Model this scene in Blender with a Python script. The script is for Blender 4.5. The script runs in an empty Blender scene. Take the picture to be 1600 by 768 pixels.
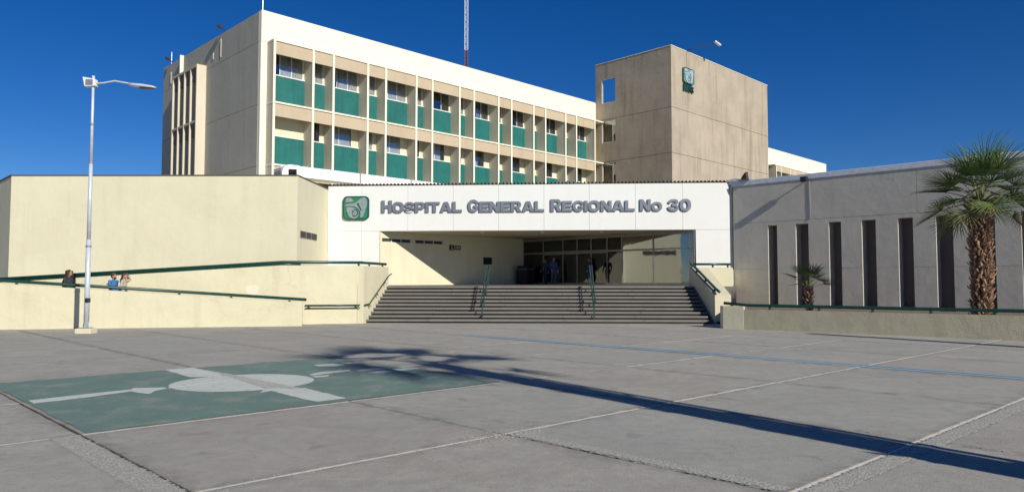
import bpy, bmesh, math, random
from mathutils import Vector, Matrix, noise
random.seed(7)
R = math.radians
C = bpy.context.scene.collection
SC = bpy.context.scene

# ------------------------------------------------------------------ camera, sky, sun, exposure
cam = bpy.data.cameras.new('camera'); camo = bpy.data.objects.new('camera', cam); C.objects.link(camo)
camo.location = (0, 0, 1.8); camo.rotation_euler = (R(90 + 2.785), 0, 0)
cam.sensor_width = 36; cam.lens = 36 * 1110 / 1600; cam.clip_end = 3000; cam.clip_start = .05
SC.camera = camo
SUN_AZ = math.atan2(.606, -.795)          # heading (from +Y towards +X) of the sun itself
SUN_EL = R(29)
W = bpy.data.worlds.new('World'); SC.world = W; W.use_nodes = True
nt = W.node_tree; nt.nodes.clear()
sky = nt.nodes.new('ShaderNodeTexSky'); sky.sky_type = 'NISHITA'; sky.sun_disc = False
sky.sun_elevation = SUN_EL; sky.sun_rotation = SUN_AZ
sky.altitude = 1800; sky.air_density = 1.0; sky.dust_density = 0.1; sky.ozone_density = 6.0
bg = nt.nodes.new('ShaderNodeBackground'); bg.inputs[1].default_value = .062
hs = nt.nodes.new('ShaderNodeHueSaturation'); hs.inputs['Hue'].default_value = .511; hs.inputs['Saturation'].default_value = 1.25; hs.inputs['Value'].default_value = 1.12
wo = nt.nodes.new('ShaderNodeOutputWorld')
nt.links.new(sky.outputs[0], hs.inputs['Color']); nt.links.new(hs.outputs[0], bg.inputs[0]); nt.links.new(bg.outputs[0], wo.inputs[0])
sl = bpy.data.lights.new('sun', 'SUN'); slo = bpy.data.objects.new('sun', sl); C.objects.link(slo)
sl.energy = 4.5; sl.angle = R(.53); sl.color = (1, .95, .85)
sd = Vector((-.606 * math.cos(SUN_EL), .795 * math.cos(SUN_EL), -math.sin(SUN_EL)))
slo.rotation_euler = sd.to_track_quat('-Z', 'Y').to_euler(); slo.location = (20, -20, 30)
SC.view_settings.view_transform = 'Standard'; SC.view_settings.look = 'None'
SC.view_settings.gamma = 1; SC.view_settings.exposure = 0.15; SC.view_settings.use_curve_mapping = False

# ------------------------------------------------------------------ materials
MATS = {}
def base_mat(name):
    m = bpy.data.materials.new(name); m.use_nodes = True
    t = m.node_tree; b = t.nodes['Principled BSDF']; MATS[name] = m
    return m, t, b
def pos_noise(t, scale, vec=(1, 1, 1), detail=5, rough=.6):
    g = t.nodes.new('ShaderNodeNewGeometry'); mp = t.nodes.new('ShaderNodeMapping')
    mp.inputs['Scale'].default_value = vec
    n = t.nodes.new('ShaderNodeTexNoise'); n.inputs['Scale'].default_value = scale
    n.inputs['Detail'].default_value = detail; n.inputs['Roughness'].default_value = rough
    t.links.new(g.outputs['Position'], mp.inputs[0]); t.links.new(mp.outputs[0], n.inputs['Vector'])
    return n
def maprange(t, src, a, b, c, d):
    m = t.nodes.new('ShaderNodeMapRange'); m.inputs[1].default_value = a; m.inputs[2].default_value = b
    m.inputs[3].default_value = c; m.inputs[4].default_value = d; t.links.new(src, m.inputs[0]); return m.outputs[0]
def mixc(t, fac, a, b, mode='MIX'):
    m = t.nodes.new('ShaderNodeMix'); m.data_type = 'RGBA'; m.blend_type = mode
    if isinstance(fac, (int, float)): m.inputs[0].default_value = fac
    else: t.links.new(fac, m.inputs[0])
    for i, x in ((6, a), (7, b)):
        if isinstance(x, (tuple, list)): m.inputs[i].default_value = (*x[:3], 1)
        else: t.links.new(x, m.inputs[i])
    return m.outputs[2]
def stucco(name, col, dark=None, mottle=.35, streak=.3, bump=.25, rough=.9, mscale=.5, fine=30, crack=0):
    m, t, b = base_mat(name)
    dark = dark or tuple(c * .72 for c in col)
    n1 = pos_noise(t, mscale, detail=7, rough=.65)
    n2 = pos_noise(t, 1.0, (1.6, 1.6, .12), detail=6)
    n3 = pos_noise(t, 9, detail=4)
    c = mixc(t, maprange(t, n1.outputs[0], .38, .7, 0, mottle), col, dark)
    c = mixc(t, maprange(t, n2.outputs[0], .52, .75, 0, streak), c, tuple(x * .8 for x in dark))
    c = mixc(t, maprange(t, n3.outputs[0], .35, .65, 0, .18), c, tuple(min(1, x * 1.12) for x in col))
    if crack:
        n6 = pos_noise(t, 1.3, detail=4); g6 = t.nodes.new('ShaderNodeNewGeometry')
        vm = t.nodes.new('ShaderNodeVectorMath'); vm.operation = 'MULTIPLY_ADD'; vm.inputs[1].default_value = (1.2, 1.2, 1.2)
        t.links.new(n6.outputs['Color'], vm.inputs[0]); t.links.new(g6.outputs['Position'], vm.inputs[2])
        v6 = t.nodes.new('ShaderNodeTexVoronoi'); v6.feature = 'DISTANCE_TO_EDGE'; v6.inputs['Scale'].default_value = .22
        t.links.new(vm.outputs[0], v6.inputs['Vector']); c = mixc(t, maprange(t, v6.outputs['Distance'], .0015, .006, crack, 0), c, tuple(x * .55 for x in dark))
        n7 = pos_noise(t, .8, (1, 1, .55), detail=2, rough=.3)
        c = mixc(t, maprange(t, n7.outputs[0], .58, .60, 0, .16), c, tuple(min(1, x * 1.08 + .02) for x in col))
    ob = t.nodes.new('ShaderNodeObjectInfo')
    c = mixc(t, maprange(t, ob.outputs['Random'], 0, 1, 0, .12), c, dark)
    t.links.new(c, b.inputs['Base Color']); b.inputs['Roughness'].default_value = rough
    b.inputs['Specular IOR Level'].default_value = .25
    f = pos_noise(t, fine, detail=3); f2 = pos_noise(t, 2.2, detail=4)
    ad = t.nodes.new('ShaderNodeMath'); ad.operation = 'MULTIPLY_ADD'; ad.inputs[1].default_value = 2.5
    t.links.new(f2.outputs[0], ad.inputs[0]); t.links.new(f.outputs[0], ad.inputs[2])
    bp = t.nodes.new('ShaderNodeBump'); bp.inputs['Strength'].default_value = bump; bp.inputs['Distance'].default_value = .02
    t.links.new(ad.outputs[0], bp.inputs['Height']); t.links.new(bp.outputs[0], b.inputs['Normal'])
    return m
def plain(name, col, rough=.6, metal=0, var=.15, scale=6, bump=0):
    m, t, b = base_mat(name)
    n = pos_noise(t, scale, detail=4)
    c = mixc(t, maprange(t, n.outputs[0], .3, .7, 0, 1), tuple(x * (1 - var) for x in col), tuple(min(1, x * (1 + var)) for x in col))
    t.links.new(c, b.inputs['Base Color']); b.inputs['Roughness'].default_value = rough; b.inputs['Metallic'].default_value = metal
    if bump:
        bp = t.nodes.new('ShaderNodeBump'); bp.inputs['Strength'].default_value = bump; bp.inputs['Distance'].default_value = .01
        t.links.new(n.outputs[0], bp.inputs['Height']); t.links.new(bp.outputs[0], b.inputs['Normal'])
    return m
def glass_mat(name, tint=(.02, .03, .035), trans=.35, rough=.03, base=.05):
    m, t, b = base_mat(name); t.nodes.remove(b)
    out = t.nodes['Material Output']
    gl = t.nodes.new('ShaderNodeBsdfGlossy'); gl.inputs['Roughness'].default_value = rough; gl.inputs[0].default_value = (.9, .93, .95, 1)
    tr = t.nodes.new('ShaderNodeBsdfTransparent'); tr.inputs[0].default_value = (trans, trans * 1.02, trans * 1.03, 1)
    fr = t.nodes.new('ShaderNodeFresnel'); fr.inputs[0].default_value = 1.45
    n = pos_noise(t, .9, detail=2)
    bp = t.nodes.new('ShaderNodeBump'); bp.inputs['Strength'].default_value = .06; bp.inputs['Distance'].default_value = .05
    t.links.new(n.outputs[0], bp.inputs['Height']); t.links.new(bp.outputs[0], gl.inputs['Normal'])
    fm = maprange(t, fr.outputs[0], .035, 1, base, .95)
    mx = t.nodes.new('ShaderNodeMixShader'); t.links.new(fm, mx.inputs[0]); t.links.new(tr.outputs[0], mx.inputs[1]); t.links.new(gl.outputs[0], mx.inputs[2])
    t.links.new(mx.outputs[0], out.inputs[0]); return m
CREAM = stucco('cream_stucco', (.68, .64, .46), (.575, .53, .37), .45, .3, .3, crack=.07)
RAMPC = stucco('ramp_stucco', (.65, .605, .425), (.52, .475, .32), .5, .4, .35, mscale=.8, crack=.16)
WHITE = stucco('white_panel_paint', (.78, .785, .75), (.70, .69, .64), .3, .14, .08)
PARAPET = stucco('parapet_paint', (.76, .73, .60), (.68, .64, .48), .3, .2, .12)
BEIGE = stucco('beige_spandrel', (.50, .41, .29), (.40, .32, .22), .4, .3, .15)
FINM = stucco('fin_paint', (.62, .56, .44), (.46, .40, .31), .35, .35, .15)
GREYW = stucco('grey_concrete_wall', (.585, .55, .47), (.45, .42, .355), .5, .4, .3, mscale=.7)
PANELG = stucco('grey_panel_concrete', (.43, .41, .345), (.33, .315, .265), .5, .4, .3, mscale=.6)
TOWERM = stucco('tower_concrete', (.435, .37, .285), (.285, .235, .175), .7, 1.0, .35, mscale=.4)
SLOTM = stucco('slot_infill', (.21, .175, .155), (.13, .105, .095))
BEIGED = stucco('bay_header_shade', (.16, .14, .12))  # dark tone puts the shade on the bay headers into their colour
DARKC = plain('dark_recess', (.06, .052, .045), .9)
DARKB = plain('dark_bronze', (.028, .021, .017), .9)
CURTAIN = plain('curtain_cloth', (.78, .77, .72), .9)
WFRAME = plain('white_window_frame', (.72, .72, .68), .5)
ALU = plain('aluminium_frame', (.33, .31, .27), .45, .5)
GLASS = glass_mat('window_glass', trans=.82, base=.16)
LGLASS = glass_mat('lobby_glass', trans=.32, base=.30)
GREENP = stucco('green_panel_paint', (.017, .148, .135), (.011, .095, .088), .7, .7, .12, .6, mscale=1.3)
RAILM = plain('green_rail_paint', (.008, .048, .034), .35, 0, .3, 9)
EMG = plain('emblem_green', (.02, .20, .10), .4, 0, .2)
EMS = plain('emblem_silver', (.27, .33, .34), .45, .2, .15)
EMD = plain('emblem_dark_green', (.01, .06, .045), .45)
LETM = plain('letter_metal', (.20, .225, .26), .5, .3, .12)
LETS = plain('letter_side_shade', (.075, .085, .11), .5, .3, .12)  # letter metal darkened, so the sides have their shading painted in
SOFF = stucco('soffit_paint', (.66, .58, .42), (.55, .47, .33), .3, .1, .08)
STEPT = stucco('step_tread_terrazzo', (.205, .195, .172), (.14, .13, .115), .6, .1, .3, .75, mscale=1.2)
STEPR = stucco('step_riser', (.055, .045, .042), (.04, .03, .028), .6, .1, .3, .85, mscale=1.5)  # brown risers, darkened to paint in the shadow below each nosing
POLEM = plain('lamp_pole_paint', (.58, .62, .68), .35, .2, .1)
BASEM = stucco('lamp_base_paint', (.68, .62, .45), None, .5, .2, .4)
DARKM = plain('dark_fixture', (.02, .02, .025), .5)
DUCTM = plain('white_duct', (.78, .78, .76), .5, 0, .1, 3, .2)
GREYM = plain('galvanised_metal', (.30, .30, .33), .5, .5)
COPING = plain('brown_coping', (.11, .085, .07), .7)
WCOP = plain('white_coping', (.66, .70, .74), .55, 0, .12, 4, .2)
REDM = plain('mast_red', (.17, .065, .06), .6)
MASTW = plain('mast_white', (.62, .66, .72), .5)
MORTAR = plain('joint_mortar', (.66, .61, .52), .95, 0, .25, 20)
EARTH = plain('joint_dirt', (.04, .034, .028), 1, 0, .3, 14, .4)
SOIL = plain('planter_soil', (.16, .12, .085), 1, 0, .35, 8, .5)
PEB = plain('exposed_aggregate', (.36, .35, .305), .95, 0, .5, 55, .9)
BOOT = plain('palm_boot', (.26, .145, .085), .9, 0, .45, 12, .4)
BOOTD = plain('palm_fibre', (.09, .05, .03), 1, 0, .4, 14, .4)
LEAF1 = plain('palm_leaf', (.105, .165, .045), .5, 0, .35, 4)
LEAF2 = plain('palm_leaf_dark', (.045, .095, .03), .5, 0, .35, 4)
LEAF3 = plain('palm_leaf_old', (.14, .135, .045), .6, 0, .35, 4)
STALK = plain('palm_petiole', (.16, .17, .055), .5, 0, .25, 5)
TREEL = plain('tree_leaf', (.035, .065, .022), .6, 0, .4, 3)
BARK = plain('tree_bark', (.12, .09, .06), .95, 0, .3, 10, .4)

def concrete_floor():
    m, t, b = base_mat('plaza_concrete')
    ob = t.nodes.new('ShaderNodeObjectInfo')
    n0 = pos_noise(t, .16, detail=4); n1 = pos_noise(t, .7, detail=8, rough=.7); n2 = pos_noise(t, 5, detail=8, rough=.75); n3 = pos_noise(t, 45, detail=5, rough=.7)
    n4 = pos_noise(t, .45, (1, 1.6, 1), detail=5)
    c = mixc(t, maprange(t, n1.outputs[0], .34, .66, 0, 1), (.44, .42, .345), (.305, .292, .24))
    c = mixc(t, maprange(t, n0.outputs[0], .4, .65, 0, .5), c, (.33, .325, .30))
    c = mixc(t, maprange(t, n4.outputs[0], .58, .72, 0, .45), c, (.255, .30, .28))
    c = mixc(t, maprange(t, n2.outputs[0], .42, .7, 0, .7), c, (.25, .225, .20))
    c = mixc(t, maprange(t, n3.outputs[0], .45, .72, 0, .6), c, (.52, .48, .43))
    c = mixc(t, maprange(t, ob.outputs['Random'], 0, .6, .35, 0), c, (.30, .285, .265))
    c = mixc(t, maprange(t, ob.outputs['Random'], .45, 1, 0, .35), c, (.30, .32, .30))
    ea = t.nodes.new('ShaderNodeAttribute'); ea.attribute_name = 'edge'; en = pos_noise(t, 3.5, detail=6, rough=.7)
    mu = t.nodes.new('ShaderNodeMath'); mu.operation = 'MULTIPLY'; t.links.new(ea.outputs['Fac'], mu.inputs[0]); t.links.new(maprange(t, en.outputs[0], .4, .65, 0, 1), mu.inputs[1])
    c = mixc(t, maprange(t, mu.outputs[0], 0, 1, 0, .75), c, (.17, .15, .13))
    # broad wheel scuffs and spills with shapes of their own
    n8 = pos_noise(t, .33, (1.0, 3.2, 1), detail=6, rough=.6); c = mixc(t, maprange(t, n8.outputs[0], .55, .68, 0, .3), c, (.23, .225, .205))
    n9 = pos_noise(t, 1.7, detail=3, rough=.4); c = mixc(t, maprange(t, n9.outputs[0], .66, .70, 0, .35), c, (.19, .175, .16))
    # hairline cracks
    g6 = t.nodes.new('ShaderNodeNewGeometry'); n6 = pos_noise(t, 1.1, detail=5)
    vm = t.nodes.new('ShaderNodeVectorMath'); vm.operation = 'MULTIPLY_ADD'; vm.inputs[1].default_value = (1.3, 1.3, 1.3)
    t.links.new(n6.outputs['Color'], vm.inputs[0]); t.links.new(g6.outputs['Position'], vm.inputs[2])
    v6 = t.nodes.new('ShaderNodeTexVoronoi'); v6.feature = 'DISTANCE_TO_EDGE'; v6.inputs['Scale'].default_value = .27; t.links.new(vm.outputs[0], v6.inputs['Vector'])
    c = mixc(t, maprange(t, v6.outputs['Distance'], .001, .0035, .22, 0), c, (.16, .145, .12))
    # dark specks
    v = t.nodes.new('ShaderNodeTexVoronoi'); v.inputs['Scale'].default_value = 4.5
    g = t.nodes.new('ShaderNodeNewGeometry'); t.links.new(g.outputs['Position'], v.inputs['Vector'])
    c = mixc(t, maprange(t, v.outputs['Distance'], .018, .05, .75, 0), c, (.06, .055, .05))
    t.links.new(c, b.inputs['Base Color']); b.inputs['Roughness'].default_value = .88; b.inputs['Specular IOR Level'].default_value = .3
    ad = t.nodes.new('ShaderNodeMath'); ad.operation = 'MULTIPLY_ADD'; ad.inputs[1].default_value = 1.6
    t.links.new(n2.outputs[0], ad.inputs[0]); t.links.new(n3.outputs[0], ad.inputs[2])
    bp = t.nodes.new('ShaderNodeBump'); bp.inputs['Strength'].default_value = .5; bp.inputs['Distance'].default_value = .012
    t.links.new(ad.outputs[0], bp.inputs['Height']); t.links.new(bp.outputs[0], b.inputs['Normal'])
    return m
FLOOR = concrete_floor()
def worn_paint(name, col, under=(.27, .25, .22), wear=.5, scale=7, soft=.12, var=None):
    m, t, b = base_mat(name)
    n = pos_noise(t, scale, detail=9, rough=.75); n1 = pos_noise(t, 1.1, detail=5)
    n5 = pos_noise(t, 50, detail=4)
    c = mixc(t, maprange(t, n1.outputs[0], .3, .7, 0, .8), col, var or tuple(x * .8 for x in col))
    c = mixc(t, maprange(t, n5.outputs[0], .4, .75, 0, .35), c, under)
    c = mixc(t, maprange(t, n.outputs[0], wear, wear + soft, 0, .85), c, under)
    t.links.new(c, b.inputs['Base Color']); b.inputs['Roughness'].default_value = .8
    bp = t.nodes.new('ShaderNodeBump'); bp.inputs['Strength'].default_value = .35; bp.inputs['Distance'].default_value = .01
    t.links.new(n.outputs[0], bp.inputs['Height']); t.links.new(bp.outputs[0], b.inputs['Normal'])
    return m
GPAINT = worn_paint('green_ground_paint', (.115, .215, .175), under=(.34,.32,.28), wear=.50, scale=1.6, soft=.25, var=(.085, .165, .15))
WPAINT = worn_paint('white_ground_paint', (.60, .63, .56), wear=.52, scale=7, under=(.38, .42, .37), var=(.52, .55, .50))
BPAINT = worn_paint('blue_ground_paint', (.22, .45, .62), under=(.36,.36,.34), wear=.6, scale=3, soft=.2)

# ------------------------------------------------------------------ helpers
class MB:
    def __init__(s): s.v = []; s.f = []; s.mi = []
    def add(s, vs, fs, mi=0):
        o = len(s.v); s.v += [tuple(x) for x in vs]; s.f += [tuple(i + o for i in f) for f in fs]; s.mi += [mi] * len(fs); return s
    def box(s, a, b, c, d, e, f, mi=0):
        vs = [(x, y, z) for z in (e, f) for (x, y) in ((a, c), (b, c), (b, d), (a, d))]
        return s.add(vs, [(3, 2, 1, 0), (4, 5, 6, 7), (0, 1, 5, 4), (1, 2, 6, 5), (2, 3, 7, 6), (3, 0, 4, 7)], mi)
    def prism(s, poly, z0, z1, mi=0):       # poly in xy, z0/z1 may be lists (sloping)
        n = len(poly)
        z0 = z0 if isinstance(z0, (list, tuple)) else [z0] * n; z1 = z1 if isinstance(z1, (list, tuple)) else [z1] * n
        vs = [(p[0], p[1], z) for p, z in zip(poly, z0)] + [(p[0], p[1], z) for p, z in zip(poly, z1)]
        fs = [tuple(range(n - 1, -1, -1)), tuple(range(n, 2 * n))] + [(i, (i + 1) % n, n + (i + 1) % n, n + i) for i in range(n)]
        return s.add(vs, fs, mi)
    def vprism(s, poly, v0, v1, mi=0):      # poly in (u,z), extruded along v from v1 (back) to v0 (front)
        n = len(poly); vs = [(p[0], v0, p[1]) for p in poly] + [(p[0], v1, p[1]) for p in poly]
        a = sum(poly[i][0] * poly[(i + 1) % n][1] - poly[(i + 1) % n][0] * poly[i][1] for i in range(n))
        fs = [tuple(range(n)), tuple(range(2 * n - 1, n - 1, -1))] + [((i + 1) % n, i, n + i, n + (i + 1) % n) for i in range(n)]
        if a < 0: fs = [tuple(reversed(f)) for f in fs]
        return s.add(vs, fs, mi)
    def tube(s, pts, r, n=8, mi=0, cap=True):
        pts = [Vector(p) for p in pts]; rs = r if isinstance(r, (list, tuple)) else [r] * len(pts)
        o = len(s.v); up = Vector((0, 0, 1)); prev = None
        for i, p in enumerate(pts):
            d = (pts[min(i + 1, len(pts) - 1)] - pts[max(i - 1, 0)]).normalized()
            if prev is None:
                a = d.cross(up);  a = d.cross(Vector((1, 0, 0))) if a.length < .05 else a
            else: a = prev - d * prev.dot(d)
            a.normalize(); b = d.cross(a); prev = a
            for k in range(n):
                t = 2 * math.pi * k / n; s.v.append(tuple(p + (a * math.cos(t) + b * math.sin(t)) * rs[i]))
        for i in range(len(pts) - 1):
            for k in range(n):
                s.f.append((o + i * n + k, o + i * n + (k + 1) % n, o + (i + 1) * n + (k + 1) % n, o + (i + 1) * n + k)); s.mi.append(mi)
        if cap:
            s.f.append(tuple(o + k for k in range(n - 1, -1, -1))); s.mi.append(mi)
            s.f.append(tuple(o + (len(pts) - 1) * n + k for k in range(n))); s.mi.append(mi)
        return s
    def wall(s, u0, u1, z0, z1, v0, v1, ops, mi=0):   # wall with openings (a,b,c,d) = u0,u1,z0,z1
        us = sorted({u0, u1, *[x for o in ops for x in o[:2]]}); zs = sorted({z0, z1, *[x for o in ops for x in o[2:]]})
        us = [u for u in us if u0 <= u <= u1]; zs = [z for z in zs if z0 <= z <= z1]
        def solid(i, j):
            if i < 0 or j < 0 or i >= len(us) - 1 or j >= len(zs) - 1: return False
            a = (us[i] + us[i + 1]) / 2; b = (zs[j] + zs[j + 1]) / 2
            return not any(o[0] < a < o[1] and o[2] < b < o[3] for o in ops)
        for i in range(len(us) - 1):
            for j in range(len(zs) - 1):
                if not solid(i, j): continue
                a, b, c, d = us[i], us[i + 1], zs[j], zs[j + 1]
                s.add([(a, v0, c), (b, v0, c), (b, v0, d), (a, v0, d)], [(0, 1, 2, 3)], mi)
                s.add([(a, v1, c), (b, v1, c), (b, v1, d), (a, v1, d)], [(3, 2, 1, 0)], mi)
                if not solid(i - 1, j): s.add([(a, v0, c), (a, v0, d), (a, v1, d), (a, v1, c)], [(0, 1, 2, 3)], mi)
                if not solid(i + 1, j): s.add([(b, v0, c), (b, v1, c), (b, v1, d), (b, v0, d)], [(0, 1, 2, 3)], mi)
                if not solid(i, j - 1): s.add([(a, v0, c), (a, v1, c), (b, v1, c), (b, v0, c)], [(0, 1, 2, 3)], mi)
                if not solid(i, j + 1): s.add([(a, v0, d), (b, v0, d), (b, v1, d), (a, v1, d)], [(0, 1, 2, 3)], mi)
        return s
    def mesh(s, name, mats, bevel=0, smooth=False):
        me = bpy.data.meshes.new(name); me.from_pydata(s.v, [], s.f)
        for m in (mats if isinstance(mats, (list, tuple)) else [mats]): me.materials.append(m)
        for p, i in zip(me.polygons, s.mi): p.material_index = i; p.use_smooth = smooth
        if bevel:
            bm = bmesh.new(); bm.from_mesh(me); bmesh.ops.remove_doubles(bm, verts=bm.verts, dist=1e-5)
            bmesh.ops.bevel(bm, geom=[e for e in bm.edges if len(e.link_faces) == 2 and e.calc_face_angle(0) > .4], offset=bevel, segments=2, affect='EDGES', profile=.6)
            bm.to_mesh(me); bm.free()
        me.update(); return me
    def build(s, name, mats, parent=None, bevel=0, smooth=False, **kw):
        return link(name, s.mesh(name, mats, bevel, smooth), parent, **kw)
def link(name, me, parent=None, **kw):
    o = bpy.data.objects.new(name, me); C.objects.link(o)
    if parent: o.parent = parent
    for k, v in kw.items(): o[k] = v
    return o
def thing(name, label, cat, loc=(0, 0, 0), rz=0, group=None, kind=None):
    o = bpy.data.objects.new(name, None); C.objects.link(o); o.location = loc; o.rotation_euler = (0, 0, rz); o.empty_display_size = .3
    if label: o['label'] = label
    if cat: o['category'] = cat
    if group: o['group'] = group
    if kind: o['kind'] = kind
    return o
def copy_tree(o, parent=None):
    c = o.copy(); C.objects.link(c); c.parent = parent
    for ch in list(o.children): copy_tree(ch, c)
    return c
def ang(d): return math.atan2(d[1], d[0])
def box(*a): return MB().box(*a)

uB = (.71027, .70393); uL = (-uB[1], uB[0])
AB = ang(uB)
CORN = (-17.215, 48.0)
def Bp(u, v): return (CORN[0] + uB[0] * u + uL[0] * v, CORN[1] + uB[1] * u + uL[1] * v)

# ------------------------------------------------------------------ ground and plaza slabs
g = MB(); g.add([(-1200, -600, -.06), (1200, -600, -.06), (1200, 1800, -.06), (-1200, 1800, -.06)], [(0, 1, 2, 3)])
go = g.build('ground', FLOOR, kind='structure')
TH = R(41.5); dd = (math.cos(TH), math.sin(TH)); nn = (-math.sin(TH), math.cos(TH))
wk = (-.7167, .7007)
def XY(u, v): return (dd[0] * u + wk[0] * v, dd[1] * u + wk[1] * v)
plaza = thing('plaza_paving', None, None, kind='structure')
us = [-28.9, -25.5, -22.1, -18.7, -15.3, -11.9, -8.5, -5.1, -1.0, 2.5, 6.0, 9.08, 12.42, 15.7, 19.1, 22.5, 25.9, 29.3, 32.7, 36.1]
vs_ = [-10.3, -6.9, -3.4, -.3, 3.03, 6.4, 9.64, 12.72, 15.42, 18.6, 21.7, 24.8, 27.9, 31, 34.1, 37.2]
ns = 0
for i in range(len(us) - 1):
    for j in range(len(vs_) - 1):
        a, b, c, d = us[i] + .016, us[i + 1] - .016, vs_[j] + .016, vs_[j + 1] - .016
        x, y = XY((a + b) / 2, (c + d) / 2)
        if y > 33.5 or y < -3.5 or abs(x) > y * .95 + 12: continue
        # slightly ragged edges: subdivide the outline
        pts = []
        for (p, q) in (((a, c), (b, c)), ((b, c), (b, d)), ((b, d), (a, d)), ((a, d), (a, c))):
            k = 10 if y < 15 else 3
            for t in range(k):
                f = t / k; w = .0 if t == 0 else random.uniform(-.004, .006)
                pu = p[0] + (q[0] - p[0]) * f; pv = p[1] + (q[1] - p[1]) * f
                cu, cv = (a + b) / 2, (c + d) / 2; L = math.hypot(cu - pu, cv - pv)
                pts.append((pu + (cu - pu) / L * w * 1.3, pv + (cv - pv) / L * w * 1.3))
        P = [XY(*p) for p in pts]; h = random.uniform(-.003, .003)
        ch = .012; cx, cy = x, y
        m = MB(); n = len(P)
        inner = [(px + (cx - px) * ch / 1.7, py + (cy - py) * ch / 1.7) for px, py in P]
        vv = [(px, py, -.05) for px, py in P] + [(px, py, h - .009) for px, py in P] + [(px, py, h) for px, py in inner]
        ff = [tuple(range(2 * n, 3 * n))] + [(k, (k + 1) % n, n + (k + 1) % n, n + k) for k in range(n)] + [(n + k, n + (k + 1) % n, 2 * n + (k + 1) % n, 2 * n + k) for k in range(n)]
        in2 = []
        for px, py in inner: L = math.hypot(cx - px, cy - py); k_ = random.uniform(.12, .3) / L; in2.append((px + (cx - px) * k_, py + (cy - py) * k_))
        vv += [(px, py, h) for px, py in in2]; ff[0] = tuple(range(3 * n, 4 * n)); ff += [(2 * n + k, 2 * n + (k + 1) % n, 3 * n + (k + 1) % n, 3 * n + k) for k in range(n)]
        m.add(vv, ff); so = m.build('slab', FLOOR, plaza); at = so.data.attributes.new('edge', 'FLOAT', 'POINT'); at.data.foreach_set('value', [1.0] * (3 * n) + [0.0] * n); ns += 1
dirt = MB(); mort = MB()
for u in us[1:-1]:
    a = XY(u - .03, -10); b = XY(u + .03, -10); c = XY(u + .03, 37); d = XY(u - .03, 37)
    dirt.add([(*a, -.022), (*b, -.022), (*c, -.022), (*d, -.022)], [(0, 1, 2, 3)])
random.seed(21)
for v in vs_[1:-1]:
    for i in range(len(us) - 1):
        if random.random() < .2 and not (v in (3.03, 6.4, 9.64)): continue
        a = XY(us[i] + .01, v - .021); b = XY(us[i + 1] - .01, v - .021); c = XY(us[i + 1] - .01, v + .021); d = XY(us[i] + .01, v + .021)
        mort.add([(*a, -.004), (*b, -.004), (*c, -.004), (*d, -.004)], [(0, 1, 2, 3)])
dirt.build('joint_dirt', EARTH, plaza, kind='stuff'); mort.build('joint_mortar', MORTAR, plaza, kind='stuff')
# exposed, broken strips beside two joints (real relief)
def rough_strip(u0, u1, v0, v1, seed):
    random.seed(seed); m = MB(); nu = max(2, int((u1 - u0) / .018)); nv = max(2, int((v1 - v0) / .018)); o = len(m.v)
    for i in range(nu + 1):
        for j in range(nv + 1):
            e = min(i, nu - i, j, nv - j); u = u0 + (u1 - u0) * i / nu; v = v0 + (v1 - v0) * j / nv
            if e == 0: u += random.uniform(-.03, .03); v += random.uniform(-.03, .03)
            p = XY(u, v); fl = noise.noise(Vector((u * 3, v * 3, seed))); z = .0032 if e == 0 else .004 + (.0025 + .0025 * fl) * random.random() * min(1, e / 2); u += random.uniform(-.006, .006)
            m.v.append((p[0], p[1], z))
    for i in range(nu):
        for j in range(nv):
            q = o + i * (nv + 1) + j; m.f.append((q, q + nv + 1, q + nv + 2, q + 1)); m.mi.append(0)
    return m.build('rough_strip', PEB, plaza, kind='stuff')
rough_strip(2.18, 2.47, 6.45, 9.62, 3); rough_strip(2.55, 2.75, 3.2, 6.3, 5); rough_strip(6.1, 16, 2.76, 2.99, 4); rough_strip(6.03, 6.22, 3.1, 6.3, 8)
# loose grit along the joints
random.seed(11); gr = MB()
def pebble(x, y, r):
    z = r * .35; a = random.random() * 6
    vs = [(x + r * math.cos(a + k * 1.57) * random.uniform(.7, 1.2), y + r * math.sin(a + k * 1.57) * random.uniform(.7, 1.2), z) for k in range(4)]
    gr.add([(x, y, z + r * .7)] + vs + [(x, y, 0)], [(0, 1, 2), (0, 2, 3), (0, 3, 4), (0, 4, 1), (5, 2, 1), (5, 3, 2), (5, 4, 3), (5, 1, 4)])
for k in range(1500):
    if k % 3 == 0: u = random.uniform(-3, 16); v = random.choice([3.03, 6.4, -.3]) + random.gauss(0, .07)
    elif k % 3 == 1: u = random.choice([2.5, 6.0, 9.08, 12.42]) + random.gauss(0, .06); v = random.uniform(-3, 9)
    else: u = random.gauss(6.0, .3); v = random.gauss(6.35, .16)
    x, y = XY(u, v)
    if y > 1.5: pebble(x, y, random.uniform(.004, .012))
gr.build('joint_grit', PEB, plaza, kind='stuff')

# painted field with emblem, and the blue lines
def flat(poly, z, m=None):
    m = m or MB(); n = len(poly)
    m.v += [(x, y, z) for x, y in poly]; m.f.append(tuple(range(len(m.v) - n, len(m.v)))); m.mi.append(0); return m
def ragged(poly, step=.12, amp=.012, seed=1):
    random.seed(seed); out = []
    for i, p in enumerate(poly):
        q = poly[(i + 1) % len(poly)]; L = math.hypot(q[0] - p[0], q[1] - p[1]); k = max(1, int(L / step))
        for t in range(k):
            a = 0 if t == 0 else amp; out.append((p[0] + (q[0] - p[0]) * t / k + random.uniform(-a, a), p[1] + (q[1] - p[1]) * t / k + random.uniform(-a, a)))
    return out
fcam, pc = 1110., R(2.785)
def G(px, py):     # only used to lay out the painted emblem on the ground plane
    d = fcam * math.cos(pc) - (384 - py) * math.sin(pc); q = (fcam * math.sin(pc) + (384 - py) * math.cos(pc)) / d
    Y = -1.8 / q; return ((px - 800) / d * Y, Y)
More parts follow.
